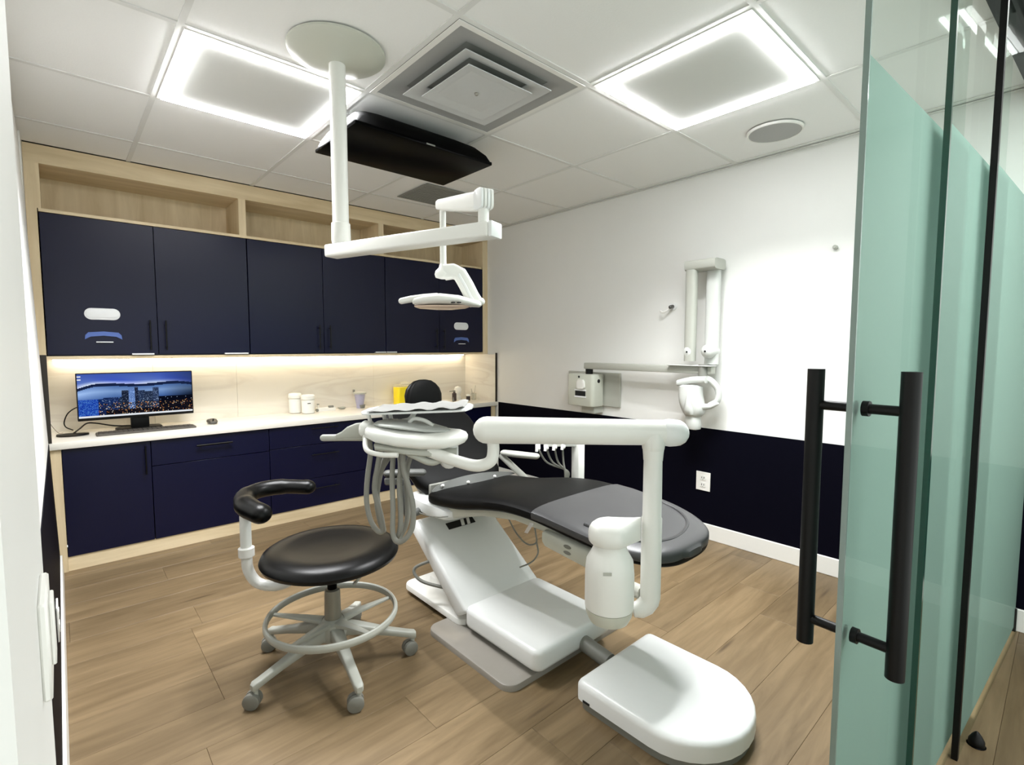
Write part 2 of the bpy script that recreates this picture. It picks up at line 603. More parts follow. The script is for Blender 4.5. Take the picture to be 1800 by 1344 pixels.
# ------------------------------------------------------------------ ceiling lights
def ceiling_light(i, j, label):
    x0, y0 = GX + T * i + 0.012, GY + T * j + 0.012
    x1, y1 = x0 + T - 0.024, y0 + T - 0.024
    t = thing('ceiling_light', label, 'ceiling light', ((x0 + x1) / 2, (y0 + y1) / 2, HC - 0.012), 'square ceiling light panels')
    part('centre_panel', box(x0 + 0.05, y0 + 0.05, HC - 0.002, x1 - 0.05, y1 - 0.05, HC + 0.006), PANELW, t)
    f = 0.012
    part('rim', join(box(x0, y0, HC - 0.004, x1, y0 + f, HC + 0.006), box(x0, y1 - f, HC - 0.004, x1, y1, HC + 0.006),
                     box(x0, y0 + f, HC - 0.004, x0 + f, y1 - f, HC + 0.006), box(x1 - f, y0 + f, HC - 0.004, x1, y1 - f, HC + 0.006)), TRIMW, t)
    a, b = 0.014, 0.044
    for g in (box(x0 + a, y0 + a, HC - 0.012, x1 - a, y0 + b, HC + 0.004), box(x0 + a, y1 - b, HC - 0.012, x1 - a, y1 - a, HC + 0.004),
              box(x0 + a, y0 + b, HC - 0.012, x0 + b, y1 - b, HC + 0.004), box(x1 - b, y0 + b, HC - 0.012, x1 - a, y1 - b, HC + 0.004)):
        part('light_tube', g, STRIP, t, 'glowing white light tube')
ceiling_light(0, 3, 'glowing square ceiling light panel beside the round white ceiling cover of the lamp pole')
ceiling_light(2, 1, 'glowing square ceiling light panel nearest the glass door, beside the round speaker')

# supply vent
def ring_frame(x0, y0, x1, y1, w, z0, z1, slope):
    """square ring: outer edge at z0, inner edge at z1"""
    V, F = [], []
    for (d, z) in ((0, z0), (w, z1), (w, z1 + 0.004), (0, z0 + 0.004)):
        V += [(x0 + d, y0 + d, z), (x1 - d, y0 + d, z), (x1 - d, y1 - d, z), (x0 + d, y1 - d, z)]
    for r in range(4):
        for k in range(4):
            F.append((r * 4 + k, r * 4 + (k + 1) % 4, ((r + 1) % 4) * 4 + (k + 1) % 4, ((r + 1) % 4) * 4 + k))
    return V, F
x0, y0 = GX + T + 0.012, GY + 2 * T + 0.012
x1, y1 = x0 + T - 0.024, y0 + T - 0.024
v = thing('supply_vent', 'square grey stepped air vent between the two ceiling light panels', 'vent', ((x0 + x1) / 2, (y0 + y1) / 2, HC - 0.03))
part('frame', ring_frame(x0, y0, x1, y1, 0.022, HC - 0.006, HC - 0.006, 0), TRIMW, v)
part('duct_recess', box(x0 + 0.03, y0 + 0.03, HC + 0.02, x1 - 0.03, y1 - 0.03, HC + 0.025), DIFF2, v)
part('outer_cone', ring_frame(x0 + 0.022, y0 + 0.022, x1 - 0.022, y1 - 0.022, 0.095, HC - 0.004, HC + 0.018, 1), plain('vent_ring_shade', (166, 167, 166), 0.5), v, 'sloped ring with shade painted into its grey')  # shade of the upward slope is put into this darker grey
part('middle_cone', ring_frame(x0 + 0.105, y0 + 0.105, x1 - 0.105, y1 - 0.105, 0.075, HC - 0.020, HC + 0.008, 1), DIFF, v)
part('fixing_screw', pill([((x0 + x1) / 2, (y0 + y1) / 2, HC - 0.022), ((x0 + x1) / 2, (y0 + y1) / 2, HC - 0.024)], 0.009, 12), CHROME, v)
part('inner_plate', join(ring_frame(x0 + 0.165, y0 + 0.165, x1 - 0.165, y1 - 0.165, 0.05, HC - 0.030, HC - 0.020, 1),
                         box(x0 + 0.212, y0 + 0.212, HC - 0.021, x1 - 0.212, y1 - 0.212, HC - 0.016)), DIFF, v)
# return vent
v = thing('return_vent', 'flat grey square ceiling grille just behind the ceiling television', 'vent', (2.17, 3.29, HC - 0.008))
part('frame', ring_frame(1.97, 3.08, 2.37, 3.5, 0.02, HC - 0.005, HC - 0.005, 0), DIFF2, v)
part('louvre_panel', join(box(1.985, 3.095, HC - 0.002, 2.355, 3.485, HC), *[box(1.99, 3.1 + k * 0.032, HC - 0.005, 2.35, 3.118 + k * 0.032, HC - 0.002) for k in range(12)]), DIFF2, v)
# ceiling speaker
v = thing('ceiling_speaker', 'round white ceiling speaker near the right wall', 'speaker', (2.87, 1.12, HC - 0.01))
part('rim', lathe((2.87, 1.12), [(0.126, HC - 0.002), (0.126, HC - 0.013), (0.133, HC - 0.013), (0.137, HC - 0.002)], 40, False), TRIMW, v)
part('grille', lathe((2.87, 1.12), [(0.0, HC - 0.013), (0.06, HC - 0.0128), (0.1258, HC - 0.011), (0.1258, HC - 0.004), (0, HC - 0.004)]), SPKR, v, 'grey perforated grille')

# ------------------------------------------------------------------ wall unit: shelves over navy cabinets
sh = thing('open_shelf_unit', 'light oak open shelf unit running above the navy wall cabinets', 'shelf', (1.55, YU, ZDT))
part('top_rail', box(XL, YU, 2.335, XR, YU + 0.02, HC - 0.003), WOODH, sh)
part('shelf_top', box(XL, YU + 0.02, 2.335, XR, 4.31, 2.353), WOODH, sh)
part('shelf_board', box(XL + 0.05, YU - 0.002, ZDT + 0.004, 3.155, 4.31, ZDT + 0.022), WOODH, sh)
for a in (0.987, 2.053):
    part('divider', box(a, YU - 0.001, ZDT + 0.022, a + 0.046, 4.31, 2.335), WOODV, sh)
part('side_panel', box(XL, YU, ZDB - 0.025, -0.05, 4.31, 2.335), WOODV, sh)
part('inner_side', box(-0.05, YU + 0.002, ZDT + 0.022, -0.032, 4.31, 2.335), WOODV, sh)
part('side_panel', box(3.172, YU, ZDB - 0.025, XR, 4.31, 2.335), WOODV, sh)
part('back_panel', box(-0.032, 4.31, ZDT + 0.004, 3.172, 4.322, 2.335), WOODV, sh)
part('bottom_valance', box(-0.05, YU + 0.004, ZDB - 0.026, 3.172, 4.322, ZDB - 0.008), WOODH, sh)

def bar_pull(c, axis, L, r=0.0045, out=0.028, face=YC):
    """slim bar handle on two posts, standing off a face at y=face"""
    x, z = c
    y = face - out
    if axis == 'z':
        a, b = (x, y, z - L / 2), (x, y, z + L / 2)
        p = [(x, z - L * 0.38), (x, z + L * 0.38)]
    else:
        a, b = (x - L / 2, y, z), (x + L / 2, y, z)
        p = [(x - L * 0.38, z), (x + L * 0.38, z)]
    return join(cyl(a, b, r, 10), *[cyl((px, y, pz), (px, face, pz), r * 0.9, 8) for px, pz in p])

def oval_plate(cx, cz, w, h, y0, y1, bev=0.004):
    P = rrect(-w / 2, -h / 2, w / 2, h / 2, h / 2 * 0.98, 6)
    g = prism(P, 0, y0 - y1, bev, 2, 'top')
    return [(cx + v[0], y0 - v[2], cz + v[1]) for v in g[0]], g[1]

def wall_cabinet(xa, xm, xb, label, slot=None, lips=()):
    t = thing('wall_cabinet', label, 'cabinet', ((xa + xb) / 2, YU, ZDB), 'navy wall cabinets')
    part('carcass', box(xa + 0.003, YU + 0.02, ZDB - 0.006, xb - 0.003, 4.305, ZDT), NAVY, t)
    for k, (a, b) in enumerate(((xa, xm), (xm, xb))):
        d = part('door', box(a + 0.002, YU, ZDB, b - 0.002, YU + 0.019, ZDT, 0.001, 1), NAVY, t)
        hx = b - 0.042 if k == 0 else a + 0.042
        part('handle', bar_pull((hx, 1.375), 'z', 0.19, face=YU), BLACK, d, 'black bar handle')
        if slot and slot[0] == k:
            cx, w = slot[1], slot[2]
            part('dispenser_slot', join(oval_plate(cx, 1.499, w, 0.07, YU, YU - 0.004), oval_plate(cx, 1.499, w * 0.9, 0.046, YU - 0.003, YU - 0.007)), PAPER, d, 'white oval slot full of paper')
            n = 10
            arch = [(cx - w * .52, 1.345), (cx - w * .5, 1.372), (cx - w * .42, 1.388), (cx, 1.394), (cx + w * .42, 1.388), (cx + w * .5, 1.372), (cx + w * .52, 1.345),
                    (cx + w * .36, 1.362), (cx, 1.368), (cx - w * .36, 1.362)]
            g = prism(arch[::-1], 0, 0.006, 0.001, 1, 'top')
            part('tissue_slot', ([(q[0], YU - q[2], q[1]) for q in g[0]], g[1]), BLUEP, d, 'blue tissue showing in an arched slot')
            part('tissue_edge', box(cx - w * .22, YU - 0.012, 1.326, cx + w * .26, YU - 0.001, 1.333, 0.002, 1), PAPER, d, 'white tissue edge sticking out')
    for a, b in lips:
        part('paper_lip', box(a, YU - 0.012, ZDB - 0.003, b, YU + 0.03, ZDB + 0.006, 0.001, 1), PAPER, t, 'white paper lip hanging under the doors')
wall_cabinet(-0.046, 0.487, 1.030, 'navy two door wall cabinet above the monitor, with a wide white oval slot', (0, 0.213, 0.172), ((0.347, 0.462), (0.866, 1.016)))
wall_cabinet(1.032, 1.570, 2.105, 'middle navy two door wall cabinet without slots, above the white jars', None, ((2.006, 2.10),))
wall_cabinet(2.107, 2.655, 3.170, 'navy two door wall cabinet at the right wall, with a small white oval slot', (1, 2.905, 0.17), ((2.110, 2.205),))

# LED strip under the cabinets
led = thing('under_cabinet_light', 'warm glowing light strip under the wall cabinets along the backsplash', 'light', (1.56, 4.285, ZDB - 0.04))
part('channel', box(-0.03, 4.268, ZDB - 0.034, 3.16, 4.302, ZDB - 0.027), TRIMW, led)
part('light_strip', box(-0.028, 4.272, ZDB - 0.040, 3.158, 4.298, ZDB - 0.034), LED, led, 'glowing warm strip')

# ------------------------------------------------------------------ counter and backsplash
bs = thing('backsplash', 'cream veined marble backsplash behind the counter', 'backsplash', (1.56, YS, ZC))
for a, b in ((XL + 0.02, 0.49), (0.49, 1.02), (1.02, 2.16), (2.16, XR - 0.02)):
    part('marble_slab', box(a + 0.0006, YS, ZC, b - 0.0006, YS + 0.02, ZDB - 0.027), MARBLE, bs)
part('side_slab', box(XR - 0.02, YC + 0.006, ZC, XR, YS, ZDB - 0.027), MARBLE, bs)
part('side_slab', box(XL, YC + 0.006, ZC, XL + 0.02, YS, ZDB - 0.027), MARBLE, bs)
part('edge_trim', box(XR - 0.022, YC, ZC, XR, YC + 0.006, ZDB - 0.012), BRONZE, bs, 'dark bronze edge trim')
part('edge_trim', box(XL, YC - 0.002, ZC, XL + 0.047, YC + 0.006, ZDB + 0.002), BRONZE, bs, 'dark bronze edge trim')
solid('countertop', box(XL, YC - 0.004, ZC - 0.040, XR, YS, ZC, 0.003, 2), QUARTZ, 'long white quartz countertop on the navy base cabinets', 'countertop', (1.57, YC, ZC - 0.04))

bf = YC + 0.016
def base_cabinet(name, xa, xb, label, kind):
    t = thing(name, label, 'cabinet', ((xa + xb) / 2, bf, 0.085), 'navy base cabinets')
    part('carcass', box(xa + 0.002, bf + 0.02, 0.085, xb - 0.002, 4.30, ZC - 0.042), NAVY_LOW, t)
    zt = ZC - 0.046
    if kind == 'door':
        d = part('door', box(xa + 0.002, bf, 0.085, xb - 0.002, bf + 0.019, zt, 0.001, 1), NAVY_LOW, t)
        part('handle', bar_pull((xb - 0.03, 0.60), 'z', 0.18, face=bf), BLACK, d, 'black bar handle')
    elif kind == 'panel':
        d = part('drawer', box(xa + 0.002, bf, 0.555, xb - 0.002, bf + 0.019, zt, 0.001, 1), NAVY_LOW, t)
        part('handle', bar_pull(((xa + xb) / 2, 0.655), 'x', 0.21, 0.007, face=bf), BLACK, d, 'black bar handle')
        part('front_panel', box(xa + 0.002, bf, 0.085, xb - 0.002, bf + 0.019, 0.551, 0.001, 1), NAVY_LOW, t)
    elif kind == 'drawers':
        for a, b, h in ((0.562, zt, 0.685), (0.302, 0.558, 0.485), (0.085, 0.298, 0.225)):
            d = part('drawer', box(xa + 0.002, bf, a, xb - 0.002, bf + 0.019, b, 0.001, 1), NAVY_LOW, t)
            part('handle', bar_pull(((xa + xb) / 2, h), 'x', 0.21, face=bf), BLACK, d, 'black bar handle')
    else:
        xm = (xa + xb) / 2
        for a, b, s in ((xa, xm, 1), (xm, xb, -1)):
            d = part('door', box(a + 0.002, bf, 0.085, b - 0.002, bf + 0.019, zt, 0.001, 1), NAVY_LOW, t)
            part('handle', bar_pull((b - 0.04 if s > 0 else a + 0.04, 0.60), 'z', 0.18, face=bf), BLACK, d, 'black bar handle')
base_cabinet('base_cabinet', -0.012, 0.405, 'navy one door base cabinet at the left end of the counter', 'door')
base_cabinet('base_cabinet', 0.405, 1.10, 'wide navy base cabinet with one drawer handle, below the keyboard and mouse', 'panel')
base_cabinet('drawer_cabinet', 1.10, 1.89, 'navy three drawer base cabinet behind the stool', 'drawers')
base_cabinet('base_cabinet', 1.89, 3.166, 'navy two door base cabinet behind the dental chair at the right wall', 'two')
solid('end_panel', box(-0.079, bf - 0.004, 0, -0.013, bf + 0.06, ZC - 0.041), WOODV, 'light oak end strip at the left end of the base cabinets', 'panel', (-0.045, bf, 0))
solid('end_panel', box(3.167, bf - 0.004, 0, 3.216, bf + 0.06, ZC - 0.041), WOODV, 'light oak post between base cabinets and right wall', 'panel', (3.19, bf, 0))
solid('toe_kick', box(-0.0125, bf + 0.006, 0.0, 3.166, bf + 0.02, 0.084), WOODH, 'light oak plinth board under the navy base cabinets', 'plinth', (1.57, bf, 0))

# ------------------------------------------------------------------ things on the counter
mon = thing('monitor', 'wide computer monitor with a blue night city picture, on the counter', 'monitor', (0.375, 4.12, ZC))
mx0, mx1, mz0, mz1, my = 0.072, 0.688, 0.838, 1.136, 4.10
part('housing', box(mx0, my, mz0, mx1, my + 0.03, mz1, 0.004, 2), BLACK, mon)
part('stand_neck', box(0.335, my + 0.015, ZC + 0.012, 0.435, my + 0.045, 0.90, 0.006, 2), BLACK, mon)
part('stand_foot', mv(prism(rrect(0.255, my - 0.045, 0.505, my + 0.12, 0.05), ZC, ZC + 0.014, 0.005, 2, 'top'), (0, 0, 0)), BLACK, mon)
# the picture on the screen: a painted grid
NX, NZ = 168, 72
sv, sf, scol = [], [], []
rs = random.Random(3)
bld = [(0.30, 0.42, 0.42, (20, 32, 60)), (0.34, 0.45, 0.44, (26, 40, 66)), (0.47, 0.355, 0.615, (30, 40, 64)), (0.36, 0.43, 0.42, (12, 20, 36)),
       (0.355, 0.425, 0.60, (20, 28, 48)), (0.415, 0.47, 0.62, (90, 120, 176)), (0.475, 0.56, 0.58, (34, 48, 76)), (0.47, 0.50, 0.66, (24, 32, 54)),
       (0.55, 0.63, 0.56, (30, 42, 66)), (0.63, 0.685, 0.645, (40, 54, 84)), (0.20, 0.33, 0.44, (22, 40, 84))]
bld = [b for b in bld if b[0] < b[1]]
hsh = lambda a, b: (math.sin(a * 127.1 + b * 311.7) * 43758.5453) % 1.0
def sky_px(u, w):
    ridge = 0.70 + 0.05 * math.sin(u * 3.1) + 0.03 * math.sin(u * 9)
    if u < 0.12:
        ridge -= 0.04 * (1 - u / 0.12)
    if w > ridge + 0.02:
        k = (w - ridge) / (1 - ridge)
        wv = 0.5 + 0.5 * math.sin(u * 11 + w * 9)
        c = [62 + 40 * wv * (1 - k), 88 + 40 * wv * (1 - k), 168 + 30 * (1 - k)]
        if k < 0.38:
            g = (0.38 - k) / 0.38 * (1.0 - 0.75 * max(0, u - 0.55) / 0.45)
            c = [c[0] + 150 * g, c[1] + 130 * g, c[2] + 60 * g]
        if u > 0.7:
            c = [q * (1 - 0.35 * (u - 0.7) / 0.3) for q in c]
    elif w > ridge - 0.045:
        c = [22, 34, 66]
    elif w > 0.42:
        k = (w - 0.42) / (ridge - 0.42)
        c = [60 + 60 * (1 - abs(2 * k - 1)), 92 + 60 * (1 - abs(2 * k - 1)), 150 + 50 * (1 - abs(2 * k - 1))]
        if u < 0.3:
            c = [q + 40 * (0.3 - u) / 0.3 for q in c]
        if u > 0.72:
            c = [q * (1 - 0.6 * (u - 0.72) / 0.28 * (1.2 - k)) for q in c]
    else:
        c = [8, 11, 24] if u > 0.16 else [20, 52, 140]
        if 0.16 < u < 0.22:
            c = [18, 40, 90]
    return c
for jz in range(NZ + 1):
    for ix in range(NX + 1):
        sv.append((mx0 + 0.006 + (mx1 - mx0 - 0.012) * ix / NX, my - 0.0008, mz0 + 0.018 + (mz1 - mz0 - 0.024) * jz / NZ))
for jz in range(NZ):
    for ix in range(NX):
        a = jz * (NX + 1) + ix
        sf.append((a, a + 1, a + NX + 2, a + NX + 1))
        u, w = (ix + 0.5) / NX, (jz + 0.5) / NZ
        c = sky_px(u, w)
        for b in bld:
            if b[0] <= u <= b[1] and 0.15 < w < b[2]:
                c = list(b[3])
                r = hsh(ix, jz)
                if r > 0.78:
                    c = [c[0] + 50 * r, c[1] + 54 * r, c[2] + 56 * r]
        if w < 0.40 and u > 0.16:
            r = hsh(ix * 1.7, jz * 2.3)
            lim = 0.925 if w < 0.30 else 0.97
            if r > lim:
                c = random.choice(((236, 196, 140), (220, 150, 84), (235, 225, 210), (200, 120, 70))) if w < 0.33 else (150, 170, 200)
            elif w < 0.3 and r > 0.6:
                c = [34, 27, 26]
        elif w < 0.42 and u <= 0.16:
            r = hsh(ix * 1.3, jz * 0.7)
            c = [c[0] + 60 * r * r, c[1] + 80 * r * r, c[2] + 60 * r]
        if w < 0.035:
            c = [222, 226, 232]
        if u < 0.03 and (0.93 < w < 0.965 or 0.86 < w < 0.89):
            c = [225, 230, 240]
        scol.append(tuple(min(1.0, q) for q in lin(c)))
scr = part('screen', (sv, sf), emit('dummy', (0, 0, 0), 0), mon, 'lit screen', angle=0)
ca = scr.data.color_attributes.new('picture', 'FLOAT_COLOR', 'CORNER')
bmv = []
for p in scr.data.polygons:
    # the faces keep their order
    c = scol[p.index]
    for _ in range(p.loop_total):
        bmv += [c[0], c[1], c[2], 1.0]
ca.data.foreach_set('color', bmv)
sm = bpy.data.materials.new('screen_picture')
sm.use_nodes = True
sn, sl = sm.node_tree.nodes, sm.node_tree.links
sn.clear()
at = sn.new('ShaderNodeAttribute'); at.attribute_name = 'picture'
em = sn.new('ShaderNodeEmission'); em.inputs[1].default_value = 0.44
so = sn.new('ShaderNodeOutputMaterial')
sl.new(at.outputs['Color'], em.inputs[0]); sl.new(em.outputs[0], so.inputs[0])
scr.data.materials[0] = sm

kb = thing('keyboard', 'flat dark grey keyboard in front of the monitor', 'keyboard', (0.41, 3.985, ZC))
kg = prism(rrect(0.15, 3.925, 0.672, 4.045, 0.012), ZC, ZC + 0.012, 0.003, 1, 'top')
part('keyboard_body', kg, KEYG, kb)
k_ = part('keys', join(*[box(0.162 + i * 0.0247, 3.934 + j * 0.0206, ZC + 0.012, 0.162 + i * 0.0247 + 0.021, 3.934 + j * 0.0206 + 0.017, ZC + 0.016) for i in range(20) for j in range(5)]), plain('key_tops', (74, 70, 64), 0.5), kb, angle=0)
k_['kind'] = 'stuff'
ms = thing('mouse', 'dark grey computer mouse to the right of the keyboard', 'mouse', (0.79, 4.06, ZC))
part('shell', section([((0.79, 4.06 + d, ZC + 0.001 + h / 2), w, h / 2, (0, 0, 1)) for d, w, h in ((-.055, .008, .008), (-.05, .022, .02), (-.03, .03, .03), (0, .032, .036), (.03, .03, .032), (.045, .024, .022), (.052, .008, .01))], 18, 2.4), plain('mouse_grey', (72, 68, 62), 0.4), ms)
part('wheel', cyl((0.786, 4.02, ZC + 0.033), (0.794, 4.02, ZC + 0.033), 0.007, 12), BLACK, ms)
pk = thing('charging_pad', 'flat black oval pad with a cable at the left end of the counter', 'pad', (0.045, 4.08, ZC))
part('disc', section([((0.045 + d, 4.08 - d * .3, ZC + 0.006), w, 0.006, (0, 0, 1)) for d, w in ((-.075, .005), (-.068, .03), (-.04, .055), (0, .062), (.04, .055), (.068, .03), (.075, .005))], 16, 2.2, (0.3, 1, 0)), BLACK, pk)
part('cable', tube(cr([(0.05, 4.10, ZC + 0.012), (0.08, 4.15, ZC + 0.03), (0.115, 4.19, ZC + 0.055), (0.16, 4.21, ZC + 0.05), (0.26, 4.23, ZC + 0.02), (0.35, 4.24, ZC + 0.012)], 6), 0.0045, 8), BLACK, pk)
solid('monitor_cable', tube(cr([(0.16, 4.15, 0.90), (0.14, 4.20, 0.87), (0.09, 4.25, 0.915), (0.035, 4.26, 0.885), (0.01, 4.26, 0.83), (0.015, 4.28, 0.79), (0.05, 4.29, 0.764)], 8), 0.0035, 8), BLACK, 'thin black cable looping from behind the monitor to the backsplash', 'cable', (0.05, 4.29, ZC))
solid('wall_cable', tube(cr([(XL + 0.022, 4.26, 0.86), (XL + 0.05, 4.24, 0.80), (-0.02, 4.20, 0.765), (0.0, 4.21, 0.762)], 8), 0.002, 6), plain('thin_cable', (120, 112, 100), 0.6), 'thin pale cable running down the marble at the left end', 'cable', (0, 4.21, ZC))

def jar(x, y, r, h, label, cap_r=None, mat=WPL):
    t = thing('jar', label, 'jar', (x, y, ZC), None)
    part('jar_body', lathe((x, y), [(r * .8, ZC), (r, ZC + .004), (r, ZC + h * .68), (r * .95, ZC + h * .72), (r * .8, ZC + h * .74)], 22), mat, t)
    part('lid', lathe((x, y), [(r * 1.06, ZC + h * .74), (r * 1.08, ZC + h * .76), (r * 1.05, ZC + h * .93), (r * .9, ZC + h * .98), (r * .3, ZC + h)], 22), mat, t)
    return t
jar(1.505, 4.175, 0.050, 0.155, 'front white jar of the pair on the counter, with a small dark mark')
part('dark_mark', box(1.483, 4.1235, ZC + 0.082, 1.508, 4.126, ZC + 0.088), DARKHOLE, COL.objects['jar'])
jar(1.432, 4.265, 0.048, 0.165, 'rear white jar of the pair, against the marble backsplash')
def small(name, g, mat, label, cat, base):
    return solid(name, g, mat, label, cat, base)
tb = thing('tape_dispenser', 'small white dispenser with grey rollers, right of the white jars', 'dispenser', (1.70, 4.24, ZC))
part('body', prism(rrect(1.60, 4.215, 1.755, 4.275, 0.01), ZC, ZC + 0.028, 0.004, 1, 'top'), WPL, tb)
part('roller', cyl((1.695, 4.225, ZC + 0.033), (1.735, 4.225, ZC + 0.033), 0.011, 14), GPL, tb)
part('roller', cyl((1.595, 4.215, ZC + 0.012), (1.598, 4.235, ZC + 0.012), 0.012, 14), GPL, tb)
part('clip', box(1.600, 4.22, ZC + 0.056, 1.616, 4.24, ZC + 0.064, 0.002, 1), GPL, tb)
part('arm', box(1.605, 4.226, ZC + 0.02, 1.611, 4.234, ZC + 0.06), WPL, tb)
sd = solid('small_dish', lathe((1.83, 4.27), [(0.018, ZC), (0.028, ZC + 0.004), (0.034, ZC + 0.016), (0.030, ZC + 0.016), (0.02, ZC + 0.006), (0, ZC + 0.005)], 18), LGPL, 'tiny grey dish between dispenser and lilac cup', 'dish', (1.83, 4.27, ZC))
cp = thing('cup', 'lilac tapered cup with a flat grey lid, on the counter', 'cup', (1.975, 4.22, ZC))
part('cup_body', lathe((1.975, 4.22), [(0.030, ZC), (0.033, ZC + 0.03), (0.047, ZC + 0.125)], 22), LILAC, cp)
part('cup_foot', lathe((1.985, 4.212), [(0.027, ZC), (0.0285, ZC + 0.002), (0.034, ZC + 0.03), (0.03, ZC + 0.032)], 18), GPL, cp, 'dark grey band at the foot')
part('lid', lathe((1.975, 4.22), [(0.05, ZC + 0.125), (0.058, ZC + 0.127), (0.058, ZC + 0.140), (0.045, ZC + 0.145), (0, ZC + 0.146)], 22), LGPL, cp)
part('lid_tab', box(1.925, 4.24, ZC + 0.14, 1.942, 4.255, ZC + 0.165, 0.003, 1), GPL, cp)
sc_ = thing('sharps_bin', 'yellow plastic bin with a clear domed lid on the counter', 'bin', (2.42, 4.23, ZC))
part('bin_body', prism(rrect(2.335, 4.175, 2.505, 4.285, 0.02), ZC, ZC + 0.165, 0.006, 2), YELLOW, sc_)
part('bin_lid', join(prism(rrect(2.333, 4.173, 2.507, 4.287, 0.02), ZC + 0.166, ZC + 0.186, 0.006, 2, 'top'), lathe((2.44, 4.23), [(0.05, ZC + 0.186), (0.045, ZC + 0.20), (0.03, ZC + 0.21), (0, ZC + 0.213)], 20)), CLEARP, sc_, 'clear lid')
# bottles right of the headrest
b = thing('bottle', 'small brown labelled bottle with a nozzle, right of the headrest', 'bottle', (2.955, 4.16, ZC))
part('bottle_body', lathe((2.955, 4.16), [(0.020, ZC), (0.022, ZC + 0.003), (0.022, ZC + 0.075), (0.012, ZC + 0.082), (0.010, ZC + 0.092)], 16), DBROWN, b)
part('nozzle', join(lathe((2.955, 4.16), [(0.012, ZC + 0.09), (0.012, ZC + 0.104), (0.006, ZC + 0.106)], 12), cyl((2.955, 4.16, ZC + 0.10), (2.905, 4.17, ZC + 0.096), 0.004, 8)), GPL, b)
b = thing('bottle', 'short dark bottle with a white cap near the marble side slab', 'bottle', (3.085, 4.10, ZC))
part('bottle_body', lathe((3.085, 4.10), [(0.018, ZC), (0.021, ZC + 0.003), (0.021, ZC + 0.04), (0.012, ZC + 0.044)], 16), DBROWN, b)
part('cap', lathe((3.085, 4.10), [(0.022, ZC + 0.044), (0.022, ZC + 0.06), (0.018, ZC + 0.063), (0, ZC + 0.064)], 16), TRIMW, b)
solid('jar', lathe((3.05, 4.23), [(0.03, ZC), (0.035, ZC + 0.02), (0.022, ZC + 0.05), (0.034, ZC + 0.075), (0.04, ZC + 0.10), (0.03, ZC + 0.128), (0, ZC + 0.14)], 20), TRIMW, 'round white jar top behind the two dark bottles', 'jar', (3.05, 4.23, ZC))
gl = thing('instrument_glass', 'clear beaker holding thin instruments at the right end of the counter', 'beaker', (3.155, 4.10, ZC))
part('beaker', lathe((3.155, 4.10), [(0.022, ZC), (0.026, ZC + 0.003), (0.028, ZC + 0.07), (0.026, ZC + 0.07), (0.024, ZC + 0.006), (0, ZC + 0.005)], 18), CLEARP, gl)
part('instrument', cyl((3.150, 4.095, ZC + 0.008), (3.172, 4.09, ZC + 0.15), 0.0025, 8), CHROME, gl)
part('instrument', cyl((3.160, 4.105, ZC + 0.008), (3.138, 4.12, ZC + 0.115), 0.0025, 8), CHROME, gl)
solid('small_vial', lathe((2.90, 4.10), [(0.008, ZC), (0.009, ZC + 0.02), (0.004, ZC + 0.03), (0.004, ZC + 0.042), (0, ZC + 0.043)], 10), GPL, 'tiny grey vial beside the headrest', 'vial', (2.90, 4.10, ZC))
solid('counter_clip', box(1.985, 3.94, ZC, 2.02, 3.965, ZC + 0.012, 0.003, 1), LGPL, 'tiny grey clip near the front edge of the counter, below the lilac cup', 'clip', (2.0, 3.95, ZC))

# ------------------------------------------------------------------ ceiling television
tv = thing('ceiling_television', 'black flat television hung face down under the ceiling', 'television', (1.425, 2.42, HC))
part('screen_panel', box(1.03, 2.19, 2.294, 1.82, 2.66, 2.312, 0.004, 2), BLACKG, tv)
def rect_ring(x0, y0, x1, y1, z, r=0.02):
    return [(x, y, z) for x, y in rrect(x0, y0, x1, y1, r, 4)]
part('back_shell', loft([rect_ring(1.034, 2.194, 1.816, 2.656, 2.312, .012), rect_ring(1.042, 2.202, 1.806, 2.65, 2.342, .03), rect_ring(1.065, 2.235, 1.775, 2.63, 2.382, .06), rect_ring(1.10, 2.28, 1.72, 2.60, 2.408, .09), rect_ring(1.16, 2.33, 1.66, 2.57, 2.416, .09)]), plain('television_black', (4, 4, 4), 0.7, spec=0.05), tv)
part('bracket', box(1.26, 2.40, 2.412, 1.58, 2.54, HC + 0.001, 0.006, 1), BLACK, tv)
part('badge', box(1.40, 2.1885, 2.299, 1.45, 2.191, 2.306), GPL, tv, 'small grey badge')

# ------------------------------------------------------------------ operating lamp
px, py = 0.856, 1.966
lamp = thing('dental_lamp', 'white dental lamp on a jointed arm hanging from a ceiling pole', 'lamp', (px, py, HC))
part('ceiling_cover', lathe((px, py), [(0.182, HC - 0.002), (0.182, HC - 0.010), (0.172, HC - 0.018), (0.12, HC - 0.036), (0.06, HC - 0.050), (0.04, HC - 0.052)], 48), OFFW, lamp)
part('pole', lathe((px, py), [(0.031, HC - 0.045), (0.031, 1.775)], 28), WPL, lamp)
part('collar', lathe((px, py), [(0.031, 1.790), (0.036, 1.788), (0.037, 1.722), (0.033, 1.706), (0.030, 1.700)], 28), WPL, lamp)
A, B_ = Vector((0.835, 2.022, 1.683)), Vector((1.075, 1.292, 1.684))
d = (B_ - A).normalized(); s = Vector((-d.y, d.x, 0))
part('lower_arm', obox((A + B_) / 2, (B_ - A) / 2, s * 0.034, (0, 0, 0.0245), 0.008, 3), WPL, lamp)
part('arm_end_cap', obox(B_ + d * 0.006 + Vector((0.004, 0, 0)), d * 0.008, s * 0.034, (0, 0, 0.026), 0.006, 2), WPL2, lamp)
jx = B_ - d * 0.035
part('riser', tube([(jx.x, jx.y, 1.70), (jx.x, jx.y, 1.778)], 0.018, 18), WPL, lamp)
rod = Vector((1.128, 1.655, 0))
J = Vector((jx.x, jx.y, 0))
e = (rod - J).normalized(); es = Vector((-e.y, e.x, 0))
